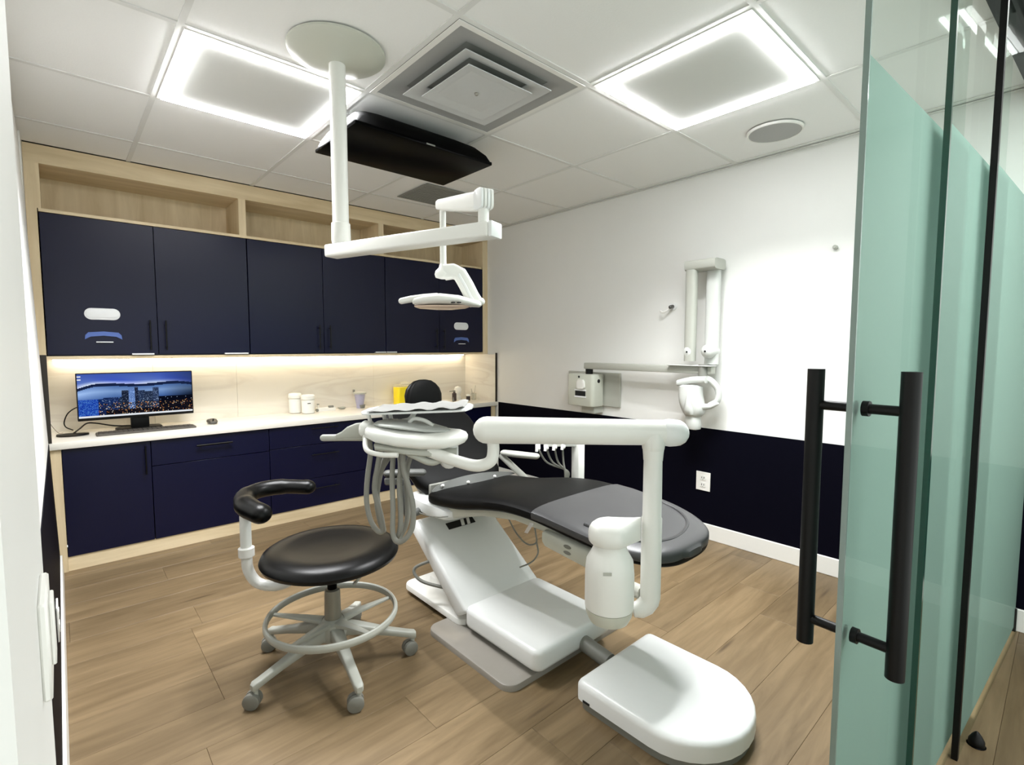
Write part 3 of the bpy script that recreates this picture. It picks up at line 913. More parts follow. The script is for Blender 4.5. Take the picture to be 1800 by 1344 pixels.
part('spring_arm', section([(J + e * t + Vector((0, 0, z)), w, h, (0, 0, 1)) for t, z, w, h in ((0.015, 1.786, .022, .032), (0.10, 1.801, .022, .031), (0.25, 1.829, .021, .026), (0.345, 1.849, .020, .021), (0.365, 1.852, .018, .018), (0.375, 1.852, .008, .009))], 20, 4.5, es), WPL, lamp)
# knuckle of ribbed discs
for k in range(4):
    o_ = -0.019 + k * 0.0125
    c = J + es * o_ + Vector((0, 0, 1.786))
    part('knuckle_disc', section([(c - es * 0.0055, .026, .029, (0, 0, 1)), (c - es * 0.004, .029, .033, (0, 0, 1)), (c + es * 0.004, .029, .033, (0, 0, 1)), (c + es * 0.0055, .026, .029, (0, 0, 1))], 20, 5, e), WPL if k % 2 == 0 else WPL2, lamp)
part('drop_rod', tube([(rod.x, rod.y, 1.84), (rod.x, rod.y, 1.605)], 0.0125, 16), WPL, lamp)
part('swivel', lathe((rod.x, rod.y), [(0.0135, 1.625), (0.017, 1.61), (0.030, 1.597), (0.034, 1.583), (0.030, 1.571), (0.012, 1.566)], 24), WPL, lamp)
rv = Vector((0.744, -0.668, 0))           # left to right along the head
hc = Vector((1.115, 1.645, 1.482))        # centre of the head
fwd2 = Vector((0.668, 0.744, 0))
def sec_along(P, hw, hh, lat, n=20, p=4):
    return section([(q, a, b, nn) for q, a, b, nn in zip(P, hw, hh, [(0, 0, 1)] * len(P))], n, p, lat)
# band-shaped neck from swivel to head
q0 = Vector((rod.x, rod.y, 1.595)) + rv * 0.005
neck = [q0 + rv * a + Vector((0, 0, z)) for a, z in ((0.0, -0.004), (0.035, 0.0), (0.060, -0.012), (0.085, -0.055), (0.105, -0.095), (0.122, -0.122))]
nn = []
for i in range(len(neck)):
    t_ = (neck[min(i + 1, 5)] - neck[max(i - 1, 0)]).normalized()
    nn.append(fwd2.cross(t_))
part('neck', section([(p_, 0.030, 0.029, q_) for p_, q_ in zip(neck, nn)], 20, 4.5, fwd2), WPL, lamp)
part('neck_ridge', section([(p_ - fwd2 * 0.028 + q_ * 0.004, 0.006, 0.006, q_) for p_, q_ in zip(neck[2:], nn[2:])], 10, 3, fwd2), WPL2, lamp)
part('head', section([(hc + rv * t + Vector((0, 0, z)), w, h, (0, 0, 1)) for t, z, w, h in ((-0.112, -0.008, .02, .006), (-0.10, -0.006, .055, .014), (-0.06, -0.002, .085, .019), (0.0, 0.002, .098, .022), (0.07, -0.002, .090, .019), (0.115, -0.010, .066, .014), (0.142, -0.014, .036, .012), (0.152, -0.014, .012, .006))], 26, 2.6, fwd2), WPL, lamp)
part('lamp_handle', pill([hc + rv * t + Vector((0, 0, z)) - fwd2 * 0.01 for t, z in ((-0.155, -0.003), (-0.12, 0.004), (-0.07, 0.011), (-0.02, 0.018))], [.012, .013, .013, .010], 14), WPL, lamp)
part('pivot_knob', pill([hc + rv * 0.125 + Vector((0, 0, -0.002)), hc + rv * 0.150 + Vector((0, 0, -0.004))], 0.015, 14), WPL, lamp)
part('reflector', section([(hc + rv * t + Vector((0, 0, z)), w, h, (0, 0, 1)) for t, z, w, h in ((-0.105, -0.022, .02, .004), (-0.09, -0.025, .05, .006), (-0.03, -0.027, .082, .007), (0.03, -0.027, .082, .007), (0.085, -0.024, .055, .006), (0.105, -0.021, .02, .004))], 22, 2.4, fwd2), plain('warm_lens', (226, 200, 184), 0.25), lamp, 'pinkish lens underneath')
part('vent_slots', join(*[box(hc.x - 0.03 + k * 0.016, hc.y - 0.115 - k * 0.014, hc.z - 0.018, hc.x - 0.02 + k * 0.016, hc.y - 0.10 - k * 0.014, hc.z - 0.014) for k in range(2)]), DARKHOLE, lamp)

# ------------------------------------------------------------------ wall mounted x-ray arm
xr = thing('xray_unit', 'white wall mounted dental x-ray with folded arms and hanging tube head', 'x-ray machine', (XR, 2.6, 1.0))
part('wall_plate', box(XR - 0.022, 2.33, 0.832, XR, 2.86, 1.10, 0.004, 1), LGPL, xr, 'grey back plate')
part('control_box', join(prism(rrect(XR - 0.17, 2.475, XR - 0.02, 2.745, 0.03), 0.832, 1.088, 0.012, 2)), OFFW, xr)
part('display_window', box(XR - 0.1725, 2.548, 0.915, XR - 0.169, 2.652, 0.955), DARKHOLE, xr, 'dark display window')
part('display_rim', join(box(XR - 0.1735, 2.541, 0.903, XR - 0.169, 2.659, 0.9145), box(XR - 0.1735, 2.541, 0.9555, XR - 0.169, 2.659, 0.967)), PAPER, xr)
part('handset', section([((XR - 0.178, 2.592 + a * 0, z), w, 0.010, (1, 0, 0)) for a, z, w in ((0, 0.972, .03), (0, 0.985, .046), (0, 1.03, .04), (0, 1.045, .027))], 14, 3.5, (0, 1, 0)), TRIMW, xr, 'white handset')
part('button', cyl((XR - 0.173, 2.615, 1.066), (XR - 0.168, 2.615, 1.066), 0.009, 12), DARKHOLE, xr)
part('side_button', cyl((XR - 0.10, 2.472, 1.035), (XR - 0.10, 2.480, 1.035), 0.015, 14), DARKHOLE, xr)
part('lower_box', box(XR - 0.12, 2.50, 0.775, XR - 0.004, 2.63, 0.836, 0.005, 1), LGPL, xr)
ay = 1.545
part('horizontal_arm', box(XR - 0.135, ay, 1.128, XR - 0.075, 2.60, 1.178, 0.008, 2), LGPL, xr)
part('arm_pivot', lathe((XR - 0.105, 2.565), [(0.03, 1.084), (0.03, 1.128)], 18), BLACK, xr)
part('arm_top_plate', box(XR - 0.17, ay - 0.01, 1.178, XR - 0.07, ay + 0.30, 1.184, 0.002, 1), XRW, xr)
part('rear_link', section([((XR - 0.075, 1.575, z), .044, .030, (1, 0, 0)) for z in (1.19, 1.20, 1.80, 1.815)], 18, 3, (0, 1, 0)), XRW, xr)
part('front_link', section([((XR - 0.150, 1.685, z), .036, .030, (1, 0, 0)) for z in (1.21, 1.22, 1.79, 1.80)], 18, 3, (0, 1, 0)), LGPL, xr)
g = section([((XR - 0.105, y, 1.826), .075, .034, (0, 0, 1)) for y in (1.52, 1.525, 1.545, 1.70, 1.72, 1.724)], 20, 5, (1, 0, 0))
part('top_knuckle', g, LGPL, xr)
part('rear_elbow', pill([(XR - 0.120, 1.575, 1.275), (XR - 0.062, 1.575, 1.275)], 0.046, 20), XRW, xr)
part('rear_elbow_base', box(XR - 0.105, 1.54, 1.184, XR - 0.05, 1.612, 1.28, 0.015, 2), XRW, xr)
part('front_elbow', section([((XR - 0.178 + a, 1.69, 1.273), w, w * 1.25, (0, 0, 1)) for a, w in ((-.006, .012), (0, .026), (.012, .029), (.03, .029))], 18, 2, (0, 1, 0)), XRW, xr)
part('pivot_cap', join(cyl((XR - 0.186, 1.69, 1.27), (XR - 0.183, 1.69, 1.27), 0.006, 10), cyl((XR - 0.168, 1.575, 1.275), (XR - 0.163, 1.575, 1.275), 0.007, 10)), DARKHOLE, xr)
part('pivot_post', lathe((XR - 0.135, 1.60), [(0.03, 1.10), (0.03, 1.19)], 18), GPL, xr)
# tube head
part('yoke', tube(cr([(XR - 0.13, 1.60, 1.105), (XR - 0.12, 1.55, 1.085), (XR - 0.10, 1.515, 1.03), (XR - 0.10, 1.515, 0.96), (XR - 0.11, 1.56, 0.925)], 6), 0.020, 14, True, (1, 1.6)), XRW, xr)
part('yoke_top', section([((XR - 0.16, y, z), .032, .022, (0, 0, 1)) for y, z in ((1.56, 1.093), (1.57, 1.094), (1.66, 1.088), (1.72, 1.074), (1.745, 1.066), (1.755, 1.064))], 16, 3, (1, 0, 0)), XRW, xr)
part('tube_head', section([((XR - 0.165, yc, z), w, h, (1, 0, 0)) for yc, z, w, h in ((1.665, 1.056, .05, .045), (1.665, 1.045, .072, .058), (1.665, 0.99, .074, .064), (1.655, 0.94, .076, .066), (1.645, 0.905, .075, .062), (1.64, 0.875, .066, .054), (1.642, 0.852, .048, .042), (1.645, 0.846, .03, .03))], 22, 2.8, (0, 1, 0)), XRW, xr)
part('head_ridge', section([((XR - 0.215 + a, yc, z), w, .022, (1, 0, 0)) for a, yc, z, w in ((0.01, 1.655, 1.02, .006), (-.004, 1.65, 0.96, .016), (-.008, 1.645, 0.90, .034), (0.004, 1.645, 0.868, .03), (0.015, 1.645, 0.86, .01))], 14, 2.2, (0, 1, 0)), XRW, xr)
part('side_grip', pill([(XR - 0.17, 1.585, 0.918), (XR - 0.16, 1.53, 0.925), (XR - 0.15, 1.49, 0.945)], [.022, .017, .010], 12), XRW, xr)
part('tube_cone', section([((XR - 0.165, yc, z), w, w * .9, (1, 0, 0)) for yc, z, w in ((1.645, 0.852, .046), (1.645, 0.83, .05), (1.64, 0.79, .05), (1.638, 0.77, .042), (1.637, 0.764, .02))], 20, 2.4, (0, 1, 0)), XRW, xr)

hk = thing('wall_hook', 'small chrome hook on the right wall left of the x-ray arm', 'hook', (XR, 1.90, 1.58))
part('rosette', cyl((XR - 0.012, 1.90, 1.585), (XR, 1.90, 1.585), 0.026, 20), WPL2, hk)
part('knob', pill([(XR - 0.016, 1.90, 1.585), (XR - 0.035, 1.905, 1.580)], 0.013, 14), plain('dark_chrome', (110, 110, 108), 0.15, 1.0), hk, 'dark shiny knob')
part('hook_arm', tube(cr([(XR - 0.02, 1.905, 1.575), (XR - 0.035, 1.935, 1.555), (XR - 0.04, 1.96, 1.545), (XR - 0.03, 1.985, 1.555)], 5), 0.007, 10), TRIMW, hk)

def outlet(name, c, axis, label):
    t = thing(name, label, 'outlet', c)
    x, y, z = c
    def bx(a0, a1, z0, z1, t0, t1):
        return box(x - t1, y + a0, z + z0, x - t0, y + a1, z + z1, 0.0015, 1) if axis == 'r' else box(x + t0, y + a0, z + z0, x + t1, y + a1, z + z1, 0.0015, 1)
    part('cover_plate', bx(-.05, .05, -.064, .064, 0, .006), TRIMW, t)
    for zc in (-.024, .024):
        s_ = part('socket', bx(-.020, .020, zc - .017, zc + .017, .006, .0085), WPL, t)
        part('slot', join(bx(-.009, -.006, zc - .004, zc + .008, .0085, .0089), bx(.006, .009, zc - .004, zc + .008, .0085, .0089), bx(-.002, .002, zc - .012, zc - .008, .0085, .0089)), DARKHOLE, s_)
    return t
outlet('wall_outlet', (XR - 0.004, 1.643, 0.392), 'r', 'white double socket outlet on the navy part of the right wall')
outlet('wall_outlet', (lx(0.30) + 0.003, 2.45, 0.30), 'l', 'white outlet low on the navy left wall behind the switch plate')
sw = thing('light_switch', 'white switch plate on the wall edge at the left of the doorway', 'switch', (-0.025, 0.655, 1.03))
part('cover_plate', box(-0.025, 0.61, 0.980, -0.018, 0.70, 1.072, 0.002, 1), TRIMW, sw)
part('rocker', box(-0.018, 0.638, 1.00, -0.0145, 0.672, 1.062, 0.001, 1), TRIMW, sw)
solid('wall_sensor', join(cyl((XR - 0.02, 0.915, 1.853), (XR, 0.915, 1.853), 0.012, 14), cyl((XR - 0.026, 0.915, 1.853), (XR - 0.02, 0.915, 1.853), 0.007, 12)), LGPL, 'tiny grey sensor on the right wall beside the glass door', 'sensor', (XR, 0.915, 1.853))

# ------------------------------------------------------------------ dental chair
CX = 1.575
ch = thing('dental_chair', 'white dental patient chair with black upholstery and a raised backrest', 'dental chair', (CX, 1.8, 0))
# floor plates
part('floor_plate', prism(rrect(1.195, 1.345, 1.93, 1.92, 0.055, 6), 0.0, 0.026, 0.007, 2, 'top'), BASEG, ch, 'grey floor plate')
part('rear_plate', join(prism(rrect(1.31, 1.80, 1.84, 2.33, 0.05, 6), 0.027, 0.055, 0.01, 2, 'top'), prism(rrect(1.41, 1.75, 1.76, 2.24, 0.03, 5), 0.055, 0.095, 0.015, 2, 'top')), WPL, ch)
part('box_skirt', prism(rrect(1.33, 1.36, 1.80, 1.80, 0.02), 0.026, 0.05), GPL, ch)
part('lower_box', prism(rrect(1.30, 1.30, 1.765, 1.775, 0.04, 6), 0.05, 0.142, 0.022, 4), WPL2, ch)
part('conduit', cyl((1.575, 1.32, 0.075), (1.575, 1.17, 0.055), 0.032, 20), GPL, ch, 'grey round conduit')
# leaning column
def para(y0, z0, y1, z1, t0, t1, xa, xb, bev):
    D = Vector((0, y1 - y0, z1 - z0)); N = Vector((0, D.z, -D.y)).normalized()   # N points to the front and down
    A0 = [Vector((xa, y0, z0)), Vector((xb, y0, z0))]
    P = []
    bm = bmesh.new()
    for (yy, zz, tt) in ((y0, z0, t0), (y1, z1, t1)):
        for xx in (xa, xb):
            P.append(bm.verts.new((xx, yy, zz)))
            P.append(bm.verts.new((xx, yy + abs(N.y) * tt, zz - 0.35 * tt)))
    idx = [(0, 2, 6, 4), (1, 5, 7, 3), (0, 4, 5, 1), (2, 3, 7, 6), (0, 1, 3, 2), (4, 6, 7, 5)]
    for f in idx:
        bm.faces.new([P[i] for i in f])
    bmesh.ops.recalc_face_normals(bm, faces=bm.faces[:])
    bmesh.ops.bevel(bm, geom=bm.edges[:], offset=bev, segments=3, profile=0.5, affect='EDGES')
    return from_bm(bm)
part('lift_column', para(1.742, 0.120, 2.185, 0.430, 0.15, 0.12, 1.300, 1.765, 0.018), WPL2, ch)
part('hinge_seam', cyl((1.31, 1.752, 0.128), (1.755, 1.752, 0.128), 0.006, 10), GPL, ch)
part('column_slot', obox((1.535, 2.112, 0.378), (0.085, 0, 0), (0, 0.016, 0.0112), (0, -0.002, 0.0029)), DARKHOLE, ch, 'dark opening with white bars')
part('slot_bar', obox((1.545, 2.110, 0.3795), (0.010, 0, 0), (0.006, 0.015, 0.0105), (0, -0.0022, 0.0032)), TRIMW, ch)
part('slot_bar', obox((1.582, 2.110, 0.3795), (0.009, 0, 0), (0.006, 0.015, 0.0105), (0, -0.0022, 0.0032)), TRIMW, ch)
# under-seat pan
part('seat_pan', section([((CX, y, (zt + zb) / 2), w, (zt - zb) / 2, (0, 0, 1)) for y, zt, zb, w in ((2.20, .55, .50, .20), (2.18, .565, .47, .235), (2.10, .565, .445, .245), (2.0, .575, .455, .245), (1.85, .585, .51, .24), (1.70, .61, .555, .23), (1.50, .63, .585, .215), (1.30, .625, .575, .20), (1.15, .61, .565, .18), (1.10, .605, .575, .15))], 24, 5), OFFW, ch)
part('rear_casting', section([((CX - .01, y, (zt + zb) / 2), w, (zt - zb) / 2, (0, 0, 1)) for y, zt, zb, w in ((1.90, .545, .500, .235), (1.94, .555, .475, .255), (2.05, .563, .462, .268), (2.16, .570, .466, .272), (2.23, .566, .490, .262), (2.262, .555, .515, .235), (2.27, .545, .53, .20))], 28, 4), WPL2, ch)
part('casting_seam', tube(cr([(1.292, 2.20, .500), (1.288, 2.10, .488), (1.292, 1.98, .500), (1.315, 1.91, .515)], 6), .003, 8), GPL, ch)
part('port_box', section([((1.42, y, z), .07, h, (0, 0, 1)) for y, z, h in ((1.33, .575, .025), (1.32, .57, .035), (1.10, .555, .04), (1.09, .557, .03))], 18, 5), OFFW, ch)
part('port', join(*[section([((1.349, 1.20 + k * 0.0, 0.575 - k * 0.022), .018, .007, (0, 0, 1)), ((1.356, 1.20, 0.575 - k * 0.022), .018, .007, (0, 0, 1))], 12, 2, (0, 1, 0)) for k in range(2)]), GPL, ch)
# upholstery
prof = [(2.095, .566, .225, .016), (2.088, .566, .25, .030), (2.06, .567, .268, .041), (2.0, .573, .275, .044), (1.83, .595, .278, .042), (1.65, .634, .278, .039), (1.50, .659, .278, .036), (1.36, .665, .278, .034),
        (1.22, .656, .277, .033), (1.10, .645, .273, .032), (1.02, .635, .263, .031), (0.95, .624, .241, .031), (0.90, .616, .211, .030), (0.86, .610, .166, .029), (0.838, .606, .111, .025), (0.83, .605, .06, .018)]
def dense(P, k=3):
    out = []
    for i in range(len(P) - 1):
        a, b, c, d_ = P[max(i - 1, 0)], P[i], P[i + 1], P[min(i + 2, len(P) - 1)]
        for q in range(k):
            t = q / k
            out.append(tuple(0.5 * (2 * b[m] + (c[m] - a[m]) * t + (2 * a[m] - 5 * b[m] + 4 * c[m] - d_[m]) * t * t + (3 * b[m] - a[m] - 3 * c[m] + d_[m]) * t ** 3) for m in range(4)))
    return out + [P[-1]]
prof = dense(prof)
part('seat_cushion', section([((CX, y, z), w, h, (0, 0, 1)) for y, z, w, h in prof], 36, 3.4), LEATHER2, ch)
cov = [(1.335, .670, .2805, .0325)] + [(y, z + .009, w + .004, h - .002) for y, z, w, h in prof if y < 1.3] + [(0.822, .612, .045, .012)]
part('toe_cover', section([((CX, y, z), w, h, (0, 0, 1)) for y, z, w, h in cov], 36, 3.4), VINYL, ch, 'grey vinyl foot cover')
rim = cr([(CX - .225, 1.12, .688), (CX - .215, 1.03, .678), (CX - .17, .945, .664), (CX - .08, .895, .655), (CX + .02, .89, .653), (CX + .13, .925, .660), (CX + .195, 1.0, .672), (CX + .215, 1.10, .684)], 5)
part('toe_cover_ridge', tube([(p_.x, p_.y, p_.z - 0.006) for p_ in rim], 0.007, 8), plain('grey_vinyl_ridge', (58, 58, 59), 0.35), ch)
part('cover_flap', ([(1.294, 1.337, .645), (1.294, 1.317, .645), (1.289, 1.345, .600), (1.289, 1.365, .598)], [(0, 1, 2, 3)]), CLEARV, ch, 'clear vinyl flap')
# grey lip with snap buttons across the rear of the seat
lipV, n_ = [], 22
front, back = [], []
for k in range(n_ + 1):
    u = k / n_
    x = 1.318 + u * 0.54
    hz = 0.040 * math.sin(math.pi * min(1, u ** 0.75)) ** 0.8 + 0.004
    zb = 0.600 + 0.012 * math.sin(math.pi * u)
    yb = 2.045 - 0.06 * math.sin(math.pi * u)
    front += [(x, yb, zb), (x, yb + hz * 0.6, zb + hz)]
    back += [(x, yb + 0.006, zb), (x, yb + 0.006 + hz * 0.6, zb + hz)]
F = []
m_ = len(front)
for k in range(n_):
    a = 2 * k
    F += [(a, a + 2, a + 3, a + 1), (m_ + a, m_ + a + 1, m_ + a + 3, m_ + a + 2), (a + 1, a + 3, m_ + a + 3, m_ + a + 1), (a, m_ + a, m_ + a + 2, a + 2)]
F += [(0, 1, m_ + 1, m_), (m_ - 2, 2 * m_ - 2, 2 * m_ - 1, m_ - 1)]
part('seat_lip', (front + back, F), MGREY, ch, 'grey lip across the rear of the seat')
for u in (0.10, 0.34, 0.66):
    x = 1.318 + u * 0.54
    yb = 2.045 - 0.06 * math.sin(math.pi * u)
    part('snap_button', pill([(x, yb + 0.012, 0.622), (x, yb + 0.006, 0.626)], 0.008, 12), TRIMW, ch, 'white snap button')
part('rear_guard', box(1.345, 2.105, 0.53, 1.485, 2.122, 0.618, 0.004, 1), GPL, ch, 'light grey plate below the backrest')
# backrest
bd = Vector((0, 0.50, 0.43)).normalized(); bn = Vector((0, -bd.z, bd.y))
def bk(t, dz=0):
    return Vector((CX, 2.13, 0.575)) + bd * t + bn * dz
bprof = [(-0.02, .20, .02), (0.0, .235, .035), (0.05, .262, .042), (0.14, .276, .042), (0.26, .285, .040), (0.36, .288, .038), (0.45, .280, .036), (0.52, .255, .034), (0.56, .215, .030), (0.585, .14, .022), (0.592, .08, .012)]
part('backrest', section([(bk(t), w, h, bn) for t, w, h in bprof], 32, 4.2), LEATHER2, ch)
part('backrest_shell', section([(bk(t, -0.05), w * .9, .02, bn) for t, w, h in bprof[1:-1]], 24, 4), GPL, ch, 'grey plastic shell behind the backrest')
part('headrest_stem', obox(bk(0.62, -0.02), bd * 0.06, (0.035, 0, 0), bn * 0.008, 0.004, 1), CHROME, ch)
hd = Vector((0, 0.12, 0.99)).normalized(); hn = Vector((0, -hd.z, hd.y))
hb = Vector((CX + 0.002, 2.52, 0.945))
hprof = [(-0.01, .085, .010), (0.0, .108, .020), (0.04, .122, .026), (0.08, .124, .028), (0.115, .112, .026), (0.142, .088, .022), (0.160, .058, .016), (0.168, .022, .006)]
part('headrest', section([(hb + hd * t, w, h, hn) for t, w, h in hprof], 28, 2.4), LEATHER, ch)
part('headrest_pad', section([(hb + hd * t + hn * 0.016, w * .84, h * .7, hn) for t, w, h in hprof[1:-1]], 24, 2.4), LEATHER2, ch)
# armrests
part('armrest', pill([(1.14, 2.155, .702), (1.20, 2.10, .706), (1.262, 2.045, .707)], [.020, .022, .021], 16, 4, (0.8, 1.2)), MGREY, ch, 'grey left armrest pad')
part('armrest_bracket', join(obox((1.163, 2.125, .668), (.035, -.033, 0), (.012, .013, 0), (0, 0, .018), .006, 1), tube(cr([(1.18, 2.11, .672), (1.195, 2.10, .60), (1.205, 2.10, .52), (1.24, 2.12, .49), (1.32, 2.14, .49)], 5), .018, 14)), MGREY, ch)
part('armrest', pill([(1.845, 2.12, .708), (1.86, 2.02, .712), (1.90, 1.92, .712)], [.020, .022, .020], 16, 4, (0.8, 1.3)), LGPL, ch, 'light grey right armrest pad')
part('armrest_bracket', tube([(1.845, 2.15, .690), (1.90, 1.98, .565), (1.90, 1.94, .53)], .018, 14), LGPL, ch)
part('hose_loop', tube(cr([(1.36, 2.02, .27), (1.30, 2.06, .255), (1.245, 2.10, .22), (1.255, 2.06, .175), (1.32, 1.98, .15), (1.42, 1.92, .12)], 7), 0.008, 10), GPL, ch, 'grey hose loop beside the column')
part('cable', tube(cr([(1.66, 1.93, .50), (1.70, 1.878, .371), (1.70, 1.826, .335), (1.70, 1.784, .321), (1.70, 1.744, .327), (1.70, 1.712, .351), (1.69, 1.708, .40), (1.66, 1.72, .56)], 6), 0.004, 8), GPL, ch)
part('cable', tube(cr([(1.70, 1.712, .351), (1.70, 1.700, .303), (1.70, 1.723, .261), (1.70, 1.763, .225), (1.69, 1.82, .19)], 6), 0.004, 8), GPL, ch)

# junction box on the floor in front of the chair
fb = thing('floor_box', 'low white rounded floor box at the foot of the dental chair', 'floor box', (1.575, 0.9, 0))
def foot(d):
    P = [(1.34 + d, 1.15 - d), (1.34 + d, 0.84)]
    for k in range(1, 16):
        t = math.pi + math.pi * k / 16
        P.append((1.577 + (0.237 - d) * math.cos(t), 0.84 + (0.215 - d) * math.sin(t)))
    P += [(1.814 - d, 0.84), (1.814 - d, 1.15 - d)]
    # round the two back corners
    r = 0.03
    Q = []
    for (x, y) in P:
        if abs(y - (1.15 - d)) < 1e-6:
            sx = 1 if x < 1.5 else -1
            pts = [(x + sx * r * (1 - math.cos(a)), y - r * (1 - math.sin(a))) for a in (0, math.pi / 6, math.pi / 3, math.pi / 2)]
            Q += pts[::-1] if sx > 0 else pts
        else:
            Q.append((x, y))
    return Q
part('base_rim', prism(foot(0.012), 0.0, 0.034), GPL, fb, 'grey base rim')
part('cover', prism(foot(0.0), 0.034, 0.104, 0.026, 5, 'top'), WPL2, fb)
part('latch_slot', box(1.338, 1.08, 0.036, 1.342, 1.11, 0.044), DARKHOLE, fb)

# ------------------------------------------------------------------ delivery unit on its post
du = thing('delivery_unit', 'white dental delivery unit with tray head, hanging hoses, arm, post and water bottle', 'dental unit', (1.18, 0.745, 0.55))
P0 = Vector((1.180, 0.744, 0))
part('post', tube([(P0.x, P0.y, 1.05), (P0.x, P0.y, 0.845), (P0.x, P0.y, 0.84), (P0.x, P0.y, 0.70), (P0.x, P0.y, 0.62), *[(P0.x - rv.x * 0.05 * (1 - math.cos(a)), P0.y - rv.y * 0.05 * (1 - math.cos(a)), 0.62 - 0.04 * math.sin(a)) for a in (0.3, 0.7, 1.1, 1.5)]],
                  [.0245, .0255, .0275, .0275, .0275, .027, .026, .024, .018], 22), WPL, du)
part('post_collar', lathe((P0.x, P0.y), [(.022, 1.055), (.0265, 1.045), (.028, 1.03), (.0255, 1.0)], 22), WPL, du)
AR, AL = Vector((1.238, 0.700, 1.073)), Vector((0.842, 1.070, 1.079))
ad_ = (AL - AR).normalized()
part('main_arm', pill([AR + ad_ * 0.03, AR + ad_ * 0.15, AR + ad_ * 0.35, AL - ad_ * 0.02], [.034, .035, .036, .037], 26, 5), WPL, du)
part('arm_knuckle', lathe((P0.x, P0.y), [(.027, 1.026), (.029, 1.031), (.031, 1.045), (.031, 1.062), (.028, 1.075), (.01, 1.08)], 26), WPL, du)
part('arm_cap', pill([AR + ad_ * 0.012, AR + ad_ * 0.030], [.036, .0375], 24), WPL2, du)
part('drop_bend', tube(cr([(0.873, 1.052, 1.06), (0.875, 1.050, 1.02), (0.868, 1.056, 0.990), (0.845, 1.085, 0.977), (0.815, 1.13, 0.985), (0.785, 1.175, 1.000), (0.760, 1.20, 1.012)], 6), .0165, 16), WPL, du)
part('mount_bracket', tube(cr([(P0.x, P0.y + 0.02, 0.62), (1.22, 0.85, 0.60), (1.30, 0.98, 0.575), (1.38, 1.10, 0.56)], 5), .02, 14), LGPL, du, 'grey bracket reaching under the chair')
# water bottle
wb = Vector((1.078, 0.806))
part('water_bottle', lathe(wb, [(.06, .604), (.0648, .606), (.0658, .63), (.0655, .70), (.062, .735), (.050, .757), (.0445, .768), (.044, .782)], 32), WPL, du)
part('bottle_foot', lathe(wb, [(.01, .560), (.034, .562), (.052, .568), (.0615, .587), (.0640, .604), (.01, .605)], 32), OFFW, du)
capP = []
for k in range(28):
    t = 2 * math.pi * k / 28
    capP.append((wb.x + .056 * math.cos(t), wb.y + .056 * math.sin(t)))
def caphull(z, s):
    """round cap that tapers to the post"""
    c2 = Vector((P0.x, P0.y))
    ax = (c2 - wb).normalized(); nx = Vector((-ax.y, ax.x))
    R = []
    for k in range(32):
        t = 2 * math.pi * k / 32
        cx_, sx_ = math.cos(t), math.sin(t)
        ext = .056 * s if cx_ < 0.2 else .056 * s + (0.088 - .056 * s) * (cx_ - 0.2) / 0.8
        wid = .056 * s if cx_ < 0.2 else .056 * s * (1 - 0.55 * (cx_ - 0.2) / 0.8)
        p_ = wb + ax * (cx_ * ext) + nx * (sx_ * wid)
        R.append((p_.x, p_.y, z))
    return R
part('bottle_cap', loft([caphull(.782, .93), caphull(.788, 1.02), caphull(.806, 1.04), caphull(.819, 1.0), caphull(.829, .90), caphull(.837, .72), caphull(.843, .45), caphull(.845, .05)]), WPL, du)
part('valve_knob', pill([(1.122, .778, .600), (1.122, .778, .616)], .013, 14), WPL, du)
part('bottle_mark', obox((wb.x - fwd2.x * 0.0640 - rv.x * 0.018, wb.y - fwd2.y * 0.0640 - rv.y * 0.018, 0.722), rv * 0.011, fwd2 * 0.001, (0, 0, 0.004)), LGPL, du)
# tray head
tc = Vector((0.772, 1.262, 1.043))
td = Vector((0.735, -0.660, -0.05)).normalized()
tn = td.cross(Vector((0.668, 0.744, 0))) * -1
tn = Vector((0.045, 0.02, 1)).normalized()
part('tray_head', section([(tc + td * t + Vector((0, 0, z)), w, h, tn) for t, z, w, h in ((-.150, .012, .03, .010), (-.142, .012, .06, .018), (-.11, .008, .088, .024), (-.05, .002, .098, .026), (.02, -.002, .096, .026), (.08, .0, .082, .024), (.115, .004, .060, .020), (.133, .006, .036, .014), (.140, .007, .014, .006))], 28, 2.6, fwd2), WPL, du)
part('tray_inset', section([(tc + td * t + Vector((0, 0, z)), w, h, tn) for t, z, w, h in ((-.125, .034, .03, .004), (-.10, .036, .062, .007), (-.04, .034, .074, .008), (.03, .028, .066, .007), (.075, .024, .036, .005), (.09, .023, .01, .002))], 24, 2.6, fwd2), plain('grey_pad', (176, 178, 174), 0.35), du, 'grey glossy control pad')
part('tray_clip', tube(cr([tc + td * -0.03 + Vector((0, 0, .040)), tc + td * -0.015 + Vector((0, 0, .052)), tc + td * 0.015 + Vector((0, 0, .048)), tc + td * 0.04 + Vector((0, 0, .034))], 5), .006, 10), WPL, du)
part('under_tray', section([(tc + td * t + Vector((0, 0, z)), w, h, tn) for t, z, w, h in ((-.12, -.022, .05, .006), (-.11, -.024, .08, .012), (-.02, -.030, .085, .014), (.05, -.034, .07, .016), (.09, -.036, .05, .014), (.11, -.034, .03, .010))], 22, 3, fwd2), LGPL, du)
part('swivel_mount', pill([tc + td * 0.085 + Vector((0, 0, -.030)), tc + td * 0.085 + Vector((0, 0, -.062))], .028, 18), WPL2, du)
part('lower_handle', tube(cr([tc + td * 0.085 + fwd2 * -0.02 + Vector((0, 0, -.045)), tc + td * 0.045 + fwd2 * -0.05 + Vector((0, 0, -.062)), tc + td * 0.0 + fwd2 * -0.06 + Vector((0, 0, -.045)), tc + td * -0.04 + fwd2 * -0.06 + Vector((0, 0, -.025))], 6), .010, 12), LGPL, du)
